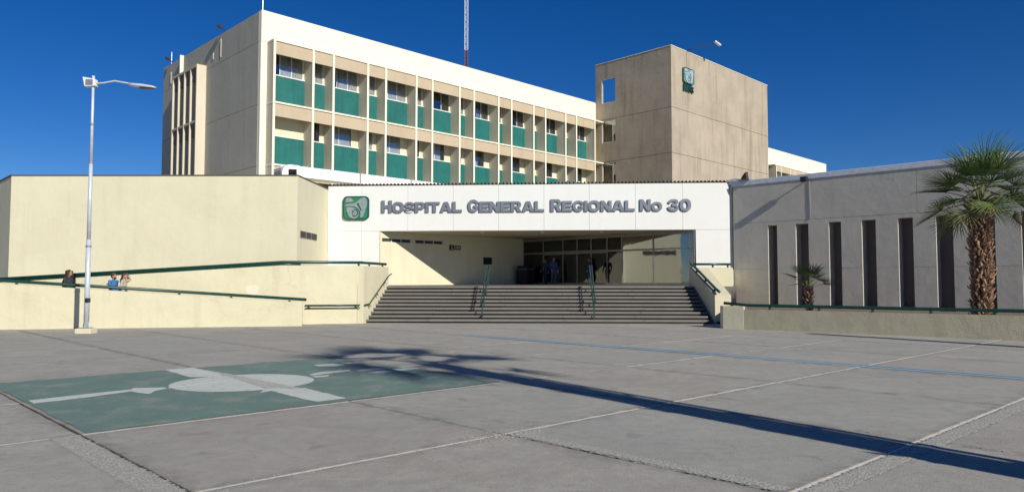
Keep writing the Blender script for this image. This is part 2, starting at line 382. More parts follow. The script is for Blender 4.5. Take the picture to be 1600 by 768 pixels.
logo_g = thing('painted_ground_logo', 'large faded green rectangle painted on the plaza slabs with a white emblem', 'ground marking', (0, 0, 0))
ab = [(2.56, 9.69), (9.02, 9.69), (9.02, 15.38), (2.56, 15.38)]
field = ragged([XY(*p) for p in ab], .15, .015, 3)
flat(field, .0075).build('green_field', GPAINT, logo_g)
shapes = [
    [(44, 626), (120, 617.5), (205, 608.5), (209, 606.5), (256, 605.5), (262, 607), (243, 611), (232, 616), (205, 612), (130, 622), (52, 631)],
    [(257, 578), (300, 574.5), (346, 583), (352, 586), (335, 589), (296, 589.5), (288, 587)],
    [(404, 614.5), (416, 607.5), (478, 606.5), (490, 610), (541, 622.5), (497, 628), (470, 623), (424, 611)],
    [(483, 585.5), (500, 581.5), (546, 577.5), (549, 580), (520, 583), (487, 587)],
    [(490, 570.5), (520, 568), (540, 570), (526, 572.5), (497, 572.5)],
    [(530, 567.5), (556, 565), (566, 567), (545, 569)], [(556, 578.5), (590, 574.5), (612, 574.5), (600, 577), (562, 580.5)],
    [(574, 583), (600, 578), (615, 580), (598, 583.5)], [(612, 577), (650, 574), (655, 576.5), (622, 580)],
    [(488, 588), (515, 586), (512, 588.5), (492, 590)]]
random.seed(5)
for k, sh in enumerate(shapes):
    flat(ragged([G(*p) for p in reversed(sh)], .1, .012, k + 9), .0115 if k else .0112).build('white_shape', WPAINT, logo_g)
el = []
for k in range(40):
    t = -2 * math.pi * k / 40; el.append((377 + 114 * math.cos(t), 598.5 + 13.0 * math.sin(t) - 6.5 * math.cos(t) * .75))
flat(ragged([G(*p) for p in reversed(el)][::-1][::-1], .2, .008, 40), .0108).build('white_shape', WPAINT, logo_g)
flat(ragged([G(*p) for p in [(340, 583.5), (351, 583), (470, 606.5), (416, 607.5)]][::-1], .2, .01, 44), .0126).build('white_shape', worn_paint('faded_white_paint', (.50, .52, .46), wear=.5, scale=10), logo_g)
slit = [G(*p) for p in [(262, 606.2), (355, 595.2), (356, 596.2), (264, 607.2)]]
flat(slit[::-1], .014).build('white_shape', WFRAME, logo_g)
for o in logo_g.children:
    me = o.data
    for p in me.polygons:
        if p.normal.z < 0: p.flip()
    me.update()
blue = thing('painted_blue_lines', 'pair of thin faded blue lines painted across the plaza towards the stairs', 'ground marking')
bd = Vector((10.65, -10.1, 0)).normalized(); bn = Vector((-bd.y, bd.x, 0))
for off, w in ((0, .10), (.28, .14)):
    p0 = Vector((-1.4, 23.7, 0)) - bn * off; L = 22; pts = []
    n = 80
    top = [p0 + bd * L * i / n + bn * (w / 2 + random.uniform(-.01, .01) + math.sin(i * .21) * .02) for i in range(n + 1)]
    bot = [p0 + bd * L * i / n - bn * (w / 2 + random.uniform(-.01, .01) - math.sin(i * .21) * .02) for i in range(n + 1)]
    m = MB()
    for i in range(n): m.add([(*bot[i][:2], .0072), (*bot[i + 1][:2], .0072), (*top[i + 1][:2], .0072), (*top[i][:2], .0072)], [(0, 1, 2, 3)])
    m.build('blue_line', BPAINT, blue)

# ------------------------------------------------------------------ main ward block (frame B)
blk = thing('hospital_ward_block', 'long three storey cream hospital block with deep fins, green panels and grey end wall', 'building', (*CORN, 0), AB)
ZT = 20.35; DEP = 18.8
LEN = 76.0
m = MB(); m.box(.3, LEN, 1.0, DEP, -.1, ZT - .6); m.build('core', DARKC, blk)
m = MB()
m.box(0, LEN, 0, .3, 18.15, ZT); m.box(0, .45, 0, .3, -.1, 18.15)        # parapet and corner strip
m.box(.0, .3, .3, DEP, ZT - .5, ZT - .001); m.box(.3, LEN, DEP - .3, DEP, ZT - .9, ZT - .001)
m.box(.45, LEN, .2, .3, 17.9, 18.15)
m.build('parapet', PARAPET, blk)
for a, b in ((0, 12.4), (12.4, 24.8), (24.8, 36.5)):
    box(a + (.01 if a else 0), b - .01, -.03, -.001, 18.2, ZT + .03).build('panel', PARAPET, blk)
box(.3, LEN, .3, DEP - .3, ZT - .62, ZT - .45).build('roof_deck', GREYM, blk)
# end wall panels (left face): plane u = 0, panels proud of the core
GAP = .03
def endpanel(v0, v1, z0, z1):
    return box(-.02, .3, v0 + GAP / 2, v1 - GAP / 2, z0 + GAP / 2, z1 - GAP / 2).build('panel', PANELG, blk)
for v0, v1 in ((.3, 4.75), (4.75, 9.36), (14.55, DEP)):
    for z0, z1 in ((9.6, 13.87), (13.87, 18.2), (5.3, 9.6), (-.1, 5.3)): endpanel(v0, v1, z0, z1)
for v0, v1 in ((.3, 1.6), (1.6, 6.6), (6.6, 10.3), (10.3, 14.2)): endpanel(v0, v1, 18.2, ZT)
endpanel(14.4, DEP, 18.2, ZT)
box(-.30, .0, 14.18, 14.32, 18.85, ZT + .05).build('parapet_return', PARAPET, blk)
# projecting bay on the end wall
bay = MB(); bay.box(-.75, .3, 9.36, 9.50, -.1, 18.35); bay.box(-.75, .3, 14.41, 14.55, -.1, 18.35); bay.box(-.75, .3, 9.36, 14.55, 18.35, 18.5)
bay.build('bay_frame', FINM, blk)
sp = (14.55 - 9.36 - .14) / 4
for k in range(1, 4): box(-.75, .3, 9.36 + sp * k, 9.36 + sp * k + .13, -.1, 18.349).build('bay_fin', FINM, blk)
for k in range(4):
    v0 = 9.5 + sp * k; v1 = v0 + sp - .15
    for zt in (18.34, 13.95, 9.6):
        box(-.62, -.5, v0, v1, zt - 1.0, zt).build('bay_header', BEIGED, blk)
        w = MB(); w.box(-.15, -.1, v0, v1, zt - 4.3, zt - 1.05); w.build('bay_glass', DARKB, blk)
for zt in (14.0, 9.65): box(-.73, -.3, 9.5, 14.41, zt, zt + .16).build('bay_ledge', FINM, blk)


# fin frame of the long facade
P = 4.54; FU = []
for k in range(8): FU += [.45 + P * k, .45 + P * k + 2.92]
FV = -.96
fin_me = box(0, .15, FV, .2, -.1, 18.15).mesh('fin', FINM)
edge_me = MB(); edge_me.box(-.012, .162, FV - .03, FV, -.1, 18.17); edge_me = edge_me.mesh('fin_edge', PARAPET)  # paler strip puts the sunlit brightness of the fin fronts into colour
for u in FU:
    o = link('fin', fin_me, blk); o.location = (u, 0, 0); e = link('edge_strip', edge_me, o); 
levels = [(13.87, 18.15), (9.6, 13.87), (5.33, 9.6)]
for k, z in enumerate((18.15, 13.87, 9.6, 5.33)):
    for seg in range(8):
        a = .45 + P * seg + (.0 if seg else -.02); b = .45 + P * (seg + 1)
        if seg == 7: b = 36.8
        box(a, b - .004, FV - .045, .2, z - .02, z + .1).build('ledge', PARAPET, blk)
ops = []; wins = []
for i in range(len(FU) - 1):
    a, b = FU[i] + .15, FU[i + 1]; wide = i % 2 == 0
    for lv, (z0, z1) in enumerate(levels):
        wz0 = z0 + 2.22; wz1 = z1 - .35
        if lv == 0: w = (a + .02, b - .08, wz0, wz1) if wide else (a + .02, b - .10, wz0, wz1)
        else:
            if wide and i in (0,): continue
            w = (a + .02, a + (b - a) * (.80 if wide else .80), wz0, wz1)
        ops.append(w); wins.append((w, wide, lv, i))
    # stretch behind the tower side is the last bay
wl = MB(); wl.wall(.45, 36.9, -.1, 18.15, .2, .38, ops); wl.build('window_wall', CREAM, blk)
# headers and green panels
gp = {}; hd = {}
for i in range(len(FU) - 1):
    a, b = FU[i] + .15, FU[i + 1]; wd = b - a; key = round(wd, 2)
    if key not in gp:
        # ribbed green infill: shallow corrugations
        mm = MB(); nr = max(2, int(wd / .7))
        for r in range(nr):
            x0 = wd * r / nr; x1 = wd * (r + 1) / nr
            mm.add([(x0, .15, 0), (x0 + .006, .147, 0), (x1 - .006, .147, 0), (x1, .15, 0), (x0, .15, 2.1), (x0 + .006, .147, 2.1), (x1 - .006, .147, 2.1), (x1, .15, 2.1), (x0, .199, 2.1), (x1, .199, 2.1)],
                   [(0, 1, 5, 4), (1, 2, 6, 5), (2, 3, 7, 6), (4, 5, 6, 7, 9, 8)])
        gp[key] = mm.mesh('green_panel', GREENP)
        hd[key] = box(.002, wd - .002, FV + .03, FV + .16, 0, .84).mesh('spandrel', BEIGE)
        gp[str(key)] = box(.0, wd, .1, .2, 2.1, 2.17).mesh('sill', WFRAME)
    for z0, z1 in levels:
        o = link('green_panel', gp[key], blk); o.location = (a, 0, z0 + .1)
        o2 = link('sill', gp[str(key)], o)
        o = link('spandrel', hd[key], blk); o.location = (a, 0, z1 - .90)
random.seed(4)
wc = {}
def window(w, parts, parent, gv=.24, seed=0):
    a, b, c, d = w; key = (round(b - a, 2), round(d - c, 2), parts)
    if key not in wc:
        W_, H_ = b - a, d - c; f = MB(); t = .05
        f.box(0, W_, gv - .02, gv + .05, 0, t); f.box(0, W_, gv - .02, gv + .05, H_ - t, H_); f.box(0, t, gv - .02, gv + .05, t, H_ - t); f.box(W_ - t, W_, gv - .02, gv + .05, t, H_ - t)
        for k in range(1, parts): x = W_ * k / parts; f.box(x - .022, x + .022, gv - .015, gv + .045, t, H_ - t)
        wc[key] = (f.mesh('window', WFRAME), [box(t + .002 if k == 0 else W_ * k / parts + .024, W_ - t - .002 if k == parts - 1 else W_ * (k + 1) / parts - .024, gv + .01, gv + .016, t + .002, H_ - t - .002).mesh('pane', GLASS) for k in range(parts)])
    fm, ps = wc[key]; o = link('window', fm, parent); o.location = (a, 0, c)
    for p in ps: link('pane', p, o)
    return o
for (w, wide, lv, i) in wins:
    o = window(w, (3 if wide and lv == 0 else 2 if wide else 1 + (lv == 0)), blk)
    W_, H_ = w[1] - w[0], w[3] - w[2]
    r = random.random()
    if lv > 0 and r < .9 or lv == 0 and r < .75:
        c0 = random.uniform(0, .12) * W_ if lv else random.uniform(.3, .6) * W_; c1 = min(W_, c0 + W_ * random.uniform(.55, .95))
        cm = MB(); nx = max(4, int((c1 - c0) / .07))
        for k in range(nx):
            x0 = c0 + (c1 - c0) * k / nx; x1 = c0 + (c1 - c0) * (k + 1) / nx; y0 = .27 + (.02 if k % 2 else 0); y1 = .27 + (0 if k % 2 else .02)
            cm.add([(x0, y0, .02), (x1, y1, .02), (x1, y1, H_ - .02), (x0, y0, H_ - .02)], [(0, 1, 2, 3)])
        cm.build('curtain', CURTAIN, o)

# ------------------------------------------------------------------ rear wing beyond the tower
rear = thing('rear_wing', 'far end of the ward range seen past the right side of the concrete tower', 'building', (*Bp(56, 0), 0), AB)
RT = 20.95
m = MB(); m.box(20.0, 41, 1.0, 16, -.1, RT - .5); m.build('core', DARKC, rear)
m = MB(); m.box(1.0, 41.2, 0, .3, 18.35, RT); m.box(40.9, 41.2, .3, 16, -.1, RT - .001); m.box(1.0, 41, .3, .6, 17.9, 18.35); m.build('parapet', PARAPET, rear)
rf = []
x = 20.6
for k in range(5): rf += [x, x + 1.62]; x += 4.54
for u in rf[:-1]:
    o = link('fin', box(0, .16, FV, .2, -.1, 18.35).mesh('fin', FINM), rear); o.location = (u, 0, 0); link('edge_strip', edge_me, o)
for i in range(len(rf) - 2):
    a, b = rf[i] + .16, rf[i + 1]
    for zt in (18.35, 14.1, 9.8):
        box(a, b, FV + .03, FV + .16, zt - .86, zt - .02).build('spandrel', BEIGE, rear)
        box(a, b, .12, .2, zt - 4.1, zt - 2.0).build('green_panel', GREENP, rear)
        q = window((a + .02, b - .1, zt - 1.95, zt - .4), 2, rear)
for zt in (18.35, 14.1): box(20.0, 41, FV - .04, .2, zt - .02, zt + .09).build('ledge', PARAPET, rear)
box(19, 41, .2, .23, -.1, 9.5).build('window_wall', CREAM, rear)

# ------------------------------------------------------------------ concrete tower
tw = thing('concrete_stair_tower', 'square tan concrete tower standing in front of the ward block with a green emblem', 'building', (*Bp(36.6, 0), 0), AB)
TW, TD, TZ = 20.2, 9.2, 24.35
# walls: front (v=-9.2), left (u=0), right, back; the top storey is an open roofed-less screen
rings = [(18.4, TZ), (14.0, 18.4), (9.6, 14.0), (5.2, 9.6), (-.1, 5.2)]
lop = [(20.13, 22.7), (16.0, 18.3), (11.55, 13.95)]
for z0, z1 in rings:
    g2 = .02
    # front in two panels
    box(0, TW, -TD, -TD + .3, z0 + g2, z1 - g2).build('panel', TOWERM, tw)
    box(TW - .3, TW, -TD + .302, 0, z0 + g2, z1 - g2).build('panel', TOWERM, tw)
    # left face with an opening near the back edge. built as wall in a rotated frame
    q = MB(); o = [(.8, 2.55, c, d) for c, d in lop if z0 < c and d < z1]
    q.wall(0, TD - .302, z0 + g2, z1 - g2, 0, .3, o)
    q.v = [(y, -x, z) for x, y, z in q.v]; q.f = [tuple(reversed(f)) for f in q.f]
    q.build('panel', TOWERM, tw)
    for c, d in [(c, d) for c, d in lop if z0 < c and d < z1]:
        fr = MB(); t = .07
        for (a0, a1, b0, b1) in ((.8, 2.55, c, c + t), (.8, 2.55, d - t, d), (.8, .8 + t, c + t, d - t), (2.55 - t, 2.55, c + t, d - t)): fr.box(.1, .16, -a1, -a0, b0, b1)
        wo_ = fr.build('window', WFRAME, tw)
        if c < 20: box(.12, .13, -2.55 + t, -.8 - t, c + t, d - t).build('pane', GLASS, wo_)
bk = MB(); bk.wall(.302, TW - .302, 18.42, TZ - .02, -.3, 0, [(.4, 5.4, 19.2, 23.6)]); bk.build('rear_screen', TOWERM, tw)
box(.32, TW - .32, -TD + .32, -.32, 18.1, 18.38).build('floor_slab', GREYM, tw)
box(.03, TW - .03, -TD + .03, -TD + .28, -.05, TZ - .05).build('core', DARKC, tw)
box(.31, TW - .31, -5, -.31, -.05, 18.09).build('core', BEIGE, tw)
cp = MB(); cp.box(-.04, TW + .04, -TD - .04, -TD + .34, TZ, TZ + .06); cp.box(-.04, .34, -TD + .34, .0, TZ, TZ + .06); cp.box(TW - .34, TW + .04, -TD + .34, 0, TZ, TZ + .06)
cp.build('coping', PARAPET, tw)

# emblem used on the entrance and on the tower: polygons in a unit square
def uni(L): return [((x - 120) / 585, 1 - (y - 105) / 540) for x, y in L]
def rrect(r, n=6):
    out = []
    for cx, cy, a0 in ((1 - r, 1 - r, 0), (r, 1 - r, 90), (r, r, 180), (1 - r, r, 270)):
        for k in range(n + 1): t = R(a0 + 90 * k / n); out.append((cx + r * math.cos(t), cy + r * math.sin(t)))
    return out
E_HEAD = uni([(185, 160), (215, 138), (265, 138), (305, 152), (335, 195), (385, 232), (300, 238), (215, 245), (182, 262)])
E_WING = uni([(148, 328), (200, 292), (290, 272), (380, 266), (425, 238), (470, 205), (520, 160), (570, 135), (620, 138), (652, 165), (668, 240), (655, 340), (618, 470), (585, 560), (535, 605), (505, 590), (518, 520), (500, 440), (450, 380), (370, 345), (260, 330), (190, 335)])
E_SLIT = uni([(432, 275), (468, 262), (482, 290), (545, 425), (535, 455), (500, 400), (462, 318), (438, 300)])
E_NEST = uni([(195, 360), (290, 352), (385, 378), (445, 425), (478, 490), (468, 560), (430, 608), (370, 628), (300, 605), (245, 545), (215, 460)])
def ring(cx, cy, r0, r1, a0, a1, n=18):
    o = [(cx + r1 * math.cos(R(a0 + (a1 - a0) * k / n)), cy - r1 * math.sin(R(a0 + (a1 - a0) * k / n))) for k in range(n + 1)]
    i = [(cx + r0 * math.cos(R(a1 - (a1 - a0) * k / n)), cy - r0 * math.sin(R(a1 - (a1 - a0) * k / n))) for k in range(n + 1)]
    return uni(o + i)
E_RING = ring(378, 490, 66, 88, -120, 95)
E_CURL = ring(365, 500, 24, 38, 60, 300)
E_DOT = ring(352, 455, 0.5, 18, 0, 359)
def emblem(parent, u, z, w, h, v, dep=.08, green=EMG, silver=EMS, dark=EMD):
    S = lambda L: [(u + x * w, z + y * h) for x, y in L]
    MB().vprism(S(rrect(.17)), v - dep, v).build('emblem_plate', green, parent)
    MB().vprism(S(rrect(.17)), v - dep * .6, v - .001).build('emblem_rim', dark, parent).scale = (1, 1, 1)
    for nm, L, t, mt in (('emblem_shape', E_HEAD, .04, silver), ('emblem_shape', E_WING, .045, silver), ('emblem_shape', E_NEST, .05, silver),
                     ('emblem_line', E_SLIT, .052, dark), ('emblem_line', E_RING, .057, dark), ('emblem_line', E_CURL, .058, dark), ('emblem_line', E_DOT, .059, dark)):
        MB().vprism(S(L), v - dep - t, v - dep + .001).build(nm, mt, parent)
    rim = MB(); a = rrect(.17); n = len(a); cx = cy = .5
    pts = S(a) + S([(cx + (x - cx) * .93, cy + (y - cy) * .93) for x, y in a]); 
    vs = [(p[0], v - dep - .03, p[1]) for p in pts] + [(p[0], v - dep + .002, p[1]) for p in pts]
    fs = [(k, (k + 1) % n, n + (k + 1) % n, n + k) for k in range(n)] + [((k + 1) % n, k, 2 * n + k, 2 * n + (k + 1) % n) for k in range(n)] + [(n + k, n + (k + 1) % n, 3 * n + (k + 1) % n, 3 * n + k) for k in range(n)]
    rim.add(vs, fs); rim.build('emblem_rim', dark, parent)
from mathutils.geometry import tessellate_polygon
def arc(cx, cy, rx, ry, a0, a1, n=10): return [(cx + rx * math.cos(R(a0 + (a1 - a0) * k / n)), cy + ry * math.sin(R(a0 + (a1 - a0) * k / n))) for k in range(n + 1)]
def sup(cx, cy, rx, ry, n=32, e=.82):
    f = lambda c: math.copysign(abs(c) ** e, c)
    return [(cx + rx * f(math.cos(2 * math.pi * k / n)), cy + ry * f(math.sin(2 * math.pi * k / n))) for k in range(n)]
def stroke(pts, th):
    th = th if isinstance(th, list) else [th] * len(pts); sm = []; tt = []
    n = len(pts)
    for i in range(n - 1):
        p0, p1, p2, p3 = pts[max(0, i - 1)], pts[i], pts[i + 1], pts[min(n - 1, i + 2)]
        for k in range(4):
            t = k / 4; q = [.5 * (2 * b + (c - a) * t + (2 * a - 5 * b + 4 * c - d) * t * t + (3 * b - a - 3 * c + d) * t ** 3) for a, b, c, d in zip(p0, p1, p2, p3)]
            sm.append(q); tt.append(th[i] + (th[i + 1] - th[i]) * t)
    sm.append(list(pts[-1])); tt.append(th[-1]); L = []; Rr = []
    for i, p in enumerate(sm):
        a = sm[max(0, i - 1)]; b = sm[min(len(sm) - 1, i + 1)]; dx, dy = b[0] - a[0], b[1] - a[1]; h = math.hypot(dx, dy); nx, ny = -dy / h, dx / h
        L.append((p[0] + nx * tt[i] / 2, p[1] + ny * tt[i] / 2)); Rr.append((p[0] - nx * tt[i] / 2, p[1] - ny * tt[i] / 2))
    return L + Rr[::-1]
GLY = {
 'H': [[[(0,0),(.33,0),(.33,.38),(.77,.38),(.77,0),(1.1,0),(1.1,1),(.77,1),(.77,.62),(.33,.62),(.33,1),(0,1)]]],
 'O': [[sup(.62,.5,.62,.53), sup(.62,.5,.28,.27)[::-1]]],
 '0': [[sup(.52,.5,.52,.53), sup(.52,.5,.2,.29)[::-1]]],
 'o': [[sup(.55,.5,.55,.52), sup(.55,.5,.24,.25)[::-1]]],
 'S': [[stroke([(.98,.66),(.93,.80),(.75,.885),(.53,.90),(.30,.87),(.18,.73),(.27,.60),(.55,.51),(.84,.41),(.93,.27),(.80,.14),(.55,.10),(.30,.13),(.16,.22),(.12,.36)], [.22]*6 + [.23, .24, .23] + [.22]*6)]],
 'P': [[[(0,0),(.34,0),(.34,.30),(.72,.30)] + arc(.72,.65,.35,.35,-90,90,12) + [(0,1)], [(.34,.52),(.34,.78)] + arc(.64,.65,.12,.13,90,-90,8)]],
 'I': [[[(0,0),(.34,0),(.34,1),(0,1)]]],
 'T': [[[(.38,0),(.72,0),(.72,.75),(1.1,.75),(1.1,1),(0,1),(0,.75),(.38,.75)]]],
 'A': [[[(0,0),(.35,0),(.42,.18),(.84,.18),(.91,0),(1.26,0),(.83,1),(.43,1)], [(.50,.39),(.63,.74),(.76,.39)]]],
 'L': [[[(0,0),(1.0,0),(1.0,.25),(.34,.25),(.34,1),(0,1)]]],
 'E': [[[(0,0),(1.04,0),(1.04,.24),(.34,.24),(.34,.39),(.94,.39),(.94,.61),(.34,.61),(.34,.76),(1.02,.76),(1.02,1),(0,1)]]],
 'N': [[[(0,0),(.32,0),(.32,.52),(.78,0),(1.12,0),(1.12,1),(.80,1),(.80,.48),(.34,1),(0,1)]]],
 'M': [[[(0,0),(.3,0),(.3,.58),(.52,0),(.78,0),(1.0,.58),(1.0,0),(1.3,0),(1.3,1),(.88,1),(.65,.42),(.42,1),(0,1)]]],
 'R': [[[(0,0),(.34,0),(.34,.36),(.52,.36),(.74,0),(1.14,0),(.86,.40)] + arc(.76,.69,.33,.31,-60,90,10) + [(0,1)], [(.34,.56),(.34,.79)] + arc(.66,.675,.11,.115,90,-90,8)]],
 'G': [[stroke([(1.06,.66),(.98,.80),(.80,.89),(.58,.91),(.32,.84),(.18,.66),(.17,.42),(.28,.20),(.52,.10),(.78,.12),(.95,.24),(1.01,.38),(1.02,.52)], [.22,.22,.22,.22,.26,.30,.30,.26,.22,.22,.24,.26,.27])], [[(.62,.35),(.885,.35),(.885,.545),(.62,.545)]]],
 '3': [[stroke([(.13,.66),(.2,.80),(.38,.89),(.58,.90),(.80,.86),(.86,.73),(.76,.605),(.40,.565)], [.2,.22,.22,.22,.24,.24,.16,.12])], [stroke([(.40,.44),(.78,.42),(.92,.28),(.80,.13),(.55,.09),(.30,.12),(.15,.22),(.09,.36)], [.12,.16,.25,.24,.22,.22,.22,.2])]],
}
def text_word(word, parent, u0, u1, z0, heights, v, depth, mats, bold=0, gap=.06, name='letter', aspect=None):
    """letters of one word, cut from solid plate, fitted between u0 and u1"""
    tot = 0; ex = []
    for ch in word:
        xs = [p[0] for comp in GLY[ch] for p in comp[0]]; ex.append((min(xs), max(xs))); tot += max(xs) - min(xs)
    tot += gap * (len(word) - 1); sx = (u1 - u0) / tot; x = u0
    for k, ch in enumerate(word):
        m = MB(); H_ = heights[k]
        for comp in GLY[ch]:
            loops = [[(x + (p[0] - ex[k][0]) * sx, z0 + p[1] * H_) for p in lp_] for lp_ in comp]
            flatv = [p for lp_ in loops for p in lp_]
            tr = tessellate_polygon([[Vector((p[0], p[1], 0)) for p in lp_] for lp_ in loops])
            n_ = len(flatv); vs = [(p[0], v - depth, p[1]) for p in flatv] + [(p[0], v, p[1]) for p in flatv]
            ft = []
            for t in tr:
                a, b, c = [flatv[i] for i in t]; cr = (b[0] - a[0]) * (c[1] - a[1]) - (c[0] - a[0]) * (b[1] - a[1])
                ft.append(tuple(t) if cr > 0 else tuple(reversed(t)))
            m.add(vs, ft, 0); o_ = len(m.v) - 2 * n_; base_ = o_; q = 0
            for lp_ in loops:
                L_ = len(lp_)
                for i in range(L_):
                    a = o_ + q + i; b = o_ + q + (i + 1) % L_; m.f.append((b, a, a + n_, b + n_)); m.mi.append(1)
                q += L_
        m.build(name, list(mats), parent); x += (ex[k][1] - ex[k][0] + gap) * sx
tl = thing('tower_emblem_sign', 'green framed emblem above dark letters high on the tan tower', 'sign', (*Bp(36.6, 0), 0), AB)
emblem(tl, 1.92, 21.12, 1.9, 1.55, -TD - .02, .16, green=plain('tower_emblem_ground', (.13, .26, .25), .5), silver=plain('tower_emblem_pale', (.30, .40, .42), .5))
text_word('IMSS', tl, 1.98, 3.85, 20.32, [.66] * 4, -TD - .003, .14, (EMD, EMD), .045, .08)
tlamp = thing('tower_floodlight', 'slim arm lamp leaning out over the top edge of the concrete tower', 'lamp', (*Bp(39.35, -TD), TZ), AB)
MB().tube([(0, .1, 0), (.3, -.4, .28), (2.6, -1.6, 1.1)], .045).build('arm', DARKM, tlamp)
hd_ = MB(); hd_.box(-.35, .4, -.16, .16, -.07, .07); hh = hd_.build('lamp_head', POLEM, tlamp, .03); hh.location = (2.95, -1.75, 1.12); hh.rotation_euler = (0, R(28), R(-25))
MB().tube([(-.05, -.05, 0), (0, -.06, -.8), (.03, -.06, -1.6)], .012, 5).build('cable', BARK, tlamp)

# ------------------------------------------------------------------ entrance pavilion
FA = (-10.66, 41.0); uF = (.99769, -.067915); vF = (-uF[1], uF[0])
def Fp(u, v): return (FA[0] + uF[0] * u + vF[0] * v, FA[1] + uF[1] * u + vF[1] * v)
ent = thing('entrance_pavilion', 'white panelled entrance front with wide dark opening above the stairs', 'building', (*FA, 0), ang(uF))
LZ = 1.54
bps = [0, 1.99, 4.68, 7.31, 9.92, 12.5, 15.06, 17.64, 20.26, 22.85]
for a, b in zip(bps, bps[1:]):
    box(a + .006, b - .006, 0, .06, 4.64, 7.25).build('panel', WHITE, ent, .006)
for a, b in ((0, 1.99), (1.99, 3.04), (20.96, 22.85)):
    box(a + .006, b - .006, 0.0, .06, LZ - .1, 4.628).build('panel', WHITE, ent, .006)
fb = MB(); fb.box(0.02, 22.83, .065, .28, 4.66, 7.22); fb.box(.02, 3.03, .065, .28, LZ - .1, 4.66); fb.box(20.97, 22.83, .065, .28, LZ - .1, 4.66); fb.build('panel_backing', SOFF, ent)
# corrugated roof sheet showing over the fascia
cs = MB(); prof = []; pch = .21
k = 0
while k * pch < 22.7:
    x = k * pch; prof += [(x, 7.27), (x + .06, 7.27), (x + .08, 7.37), (x + .14, 7.37), (x + .16, 7.27)]; k += 1
for (a, b) in zip(prof, prof[1:]):
    cs.add([(a[0], -.03, a[1]), (b[0], -.03, b[1]), (b[0], 5, b[1]), (a[0], 5, a[1])], [(0, 1, 2, 3)])
    cs.add([(a[0], -.03, a[1] + .02), (b[0], -.03, b[1] + .02), (b[0], 5, b[1] + .02), (a[0], 5, a[1] + .02)], [(3, 2, 1, 0)])
    cs.add([(a[0], -.03, a[1]), (b[0], -.03, b[1]), (b[0], -.03, b[1] + .02), (a[0], -.03, a[1] + .02)], [(3, 2, 1, 0)])
cs.build('roof_sheet', COPING, ent)
iF = ang(uF)
def toF(p): dx, dy = p[0] - FA[0], p[1] - FA[1]; return (dx * uF[0] + dy * uF[1], dx * vF[0] + dy * vF[1])
Ipt = (-7.624, 40.793); Jpt = (10.2565, 39.576); Q = (Ipt[0] + uB[0] * 11.84, Ipt[1] + uB[1] * 11.84)
RW0 = (12.28, 39.3)
def add(p, d, t): return (p[0] + d[0] * t, p[1] + d[1] * t)
roofpoly = [Fp(.05, .285), Fp(22.8, .285), add(RW0, uB, .3), add(RW0, uB, 9), (7.2, 56.0), (-10.66, 52.4)]
MB().prism([toF(p) for p in roofpoly], 4.662, 7.2).build('roof_mass', SOFF, ent)
# soffit panels with light strips
for k in range(4):
    a = 3.3 + k * 4.4
    box(a, a + 4.38, .3, 5.4 if k < 3 else 3.2, 4.63, 4.659).build('soffit_panel', SOFF, ent, .004)
# left entrance wall (frame at I, along uB)
ew = thing('entrance_side_wall', 'cream side wall inside the entrance with two strip vents, half in sunlight', 'wall', (*Ipt, 0), AB)
w = MB(); w.wall(.05, 11.84, LZ - .1, 4.66, 0, .3, [(.18, 2.28, 4.03, 4.25), (2.56, 4.74, 4.03, 4.25)]); w.build('wall', CREAM, ew)
for a, b in ((.18, 2.28), (2.56, 4.74)):
    f = MB(); f.box(a, b, .08, .12, 4.03, 4.05); f.box(a, b, .08, .12, 4.23, 4.25)
    for k in range(4): x = a + (b - a - .04) * k / 3; f.box(x, x + .04, .07, .12, 4.052, 4.228)
    fo = f.build('strip_window', WFRAME, ew)
    for k in range(3): x = a + .04 + (b - a - .04) * k / 3; box(x + .002, x + (b - a - .04) / 3 - .042, .1, .105, 4.053, 4.227).build('pane', DARKC, fo)
sg = thing('access_sign', 'small black sign with a white wheelchair figure and letters on the entrance side wall', 'sign', (*Ipt, 0), AB)
box(5.2, 5.56, -.03, -.002, 3.70, 4.04).build('sign_plate', DARKM, sg); box(5.62, 6.12, -.03, -.002, 3.74, 4.0).build('sign_plate', DARKM, sg)
wc_ = MB(); n = 14
for k in range(n):
    t0, t1 = R(-200 + 270 * k / n), R(-200 + 270 * (k + 1) / n); cx, cz = 5.37, 3.81
    wc_.add([(cx + .055 * math.cos(t0), -.034, cz + .055 * math.sin(t0)), (cx + .055 * math.cos(t1), -.034, cz + .055 * math.sin(t1)), (cx + .08 * math.cos(t1), -.034, cz + .08 * math.sin(t1)), (cx + .08 * math.cos(t0), -.034, cz + .08 * math.sin(t0))], [(3, 2, 1, 0), (0, 1, 2, 3)])
wc_.box(5.35, 5.38, -.037, -.031, 3.84, 3.95); wc_.box(5.38, 5.45, -.037, -.031, 3.84, 3.86); wc_.box(5.34, 5.385, -.038, -.031, 3.965, 4.01); wc_.box(5.44, 5.465, -.037, -.031, 3.75, 3.84)
wc_.build('symbol', WFRAME, sg)
for k in range(4): box(5.68 + k * .1, 5.74 + k * .1, -.036, -.031, 3.81, 3.93).build('mark', WFRAME, sg)
pq = thing('dark_plaque', 'small dark square plaque on the shaded entrance side wall', 'plaque', (*Ipt, 0), AB)
box(8.08, 8.83, -.04, -.002, 2.86, 3.32).build('plate', DARKM, pq, .008)
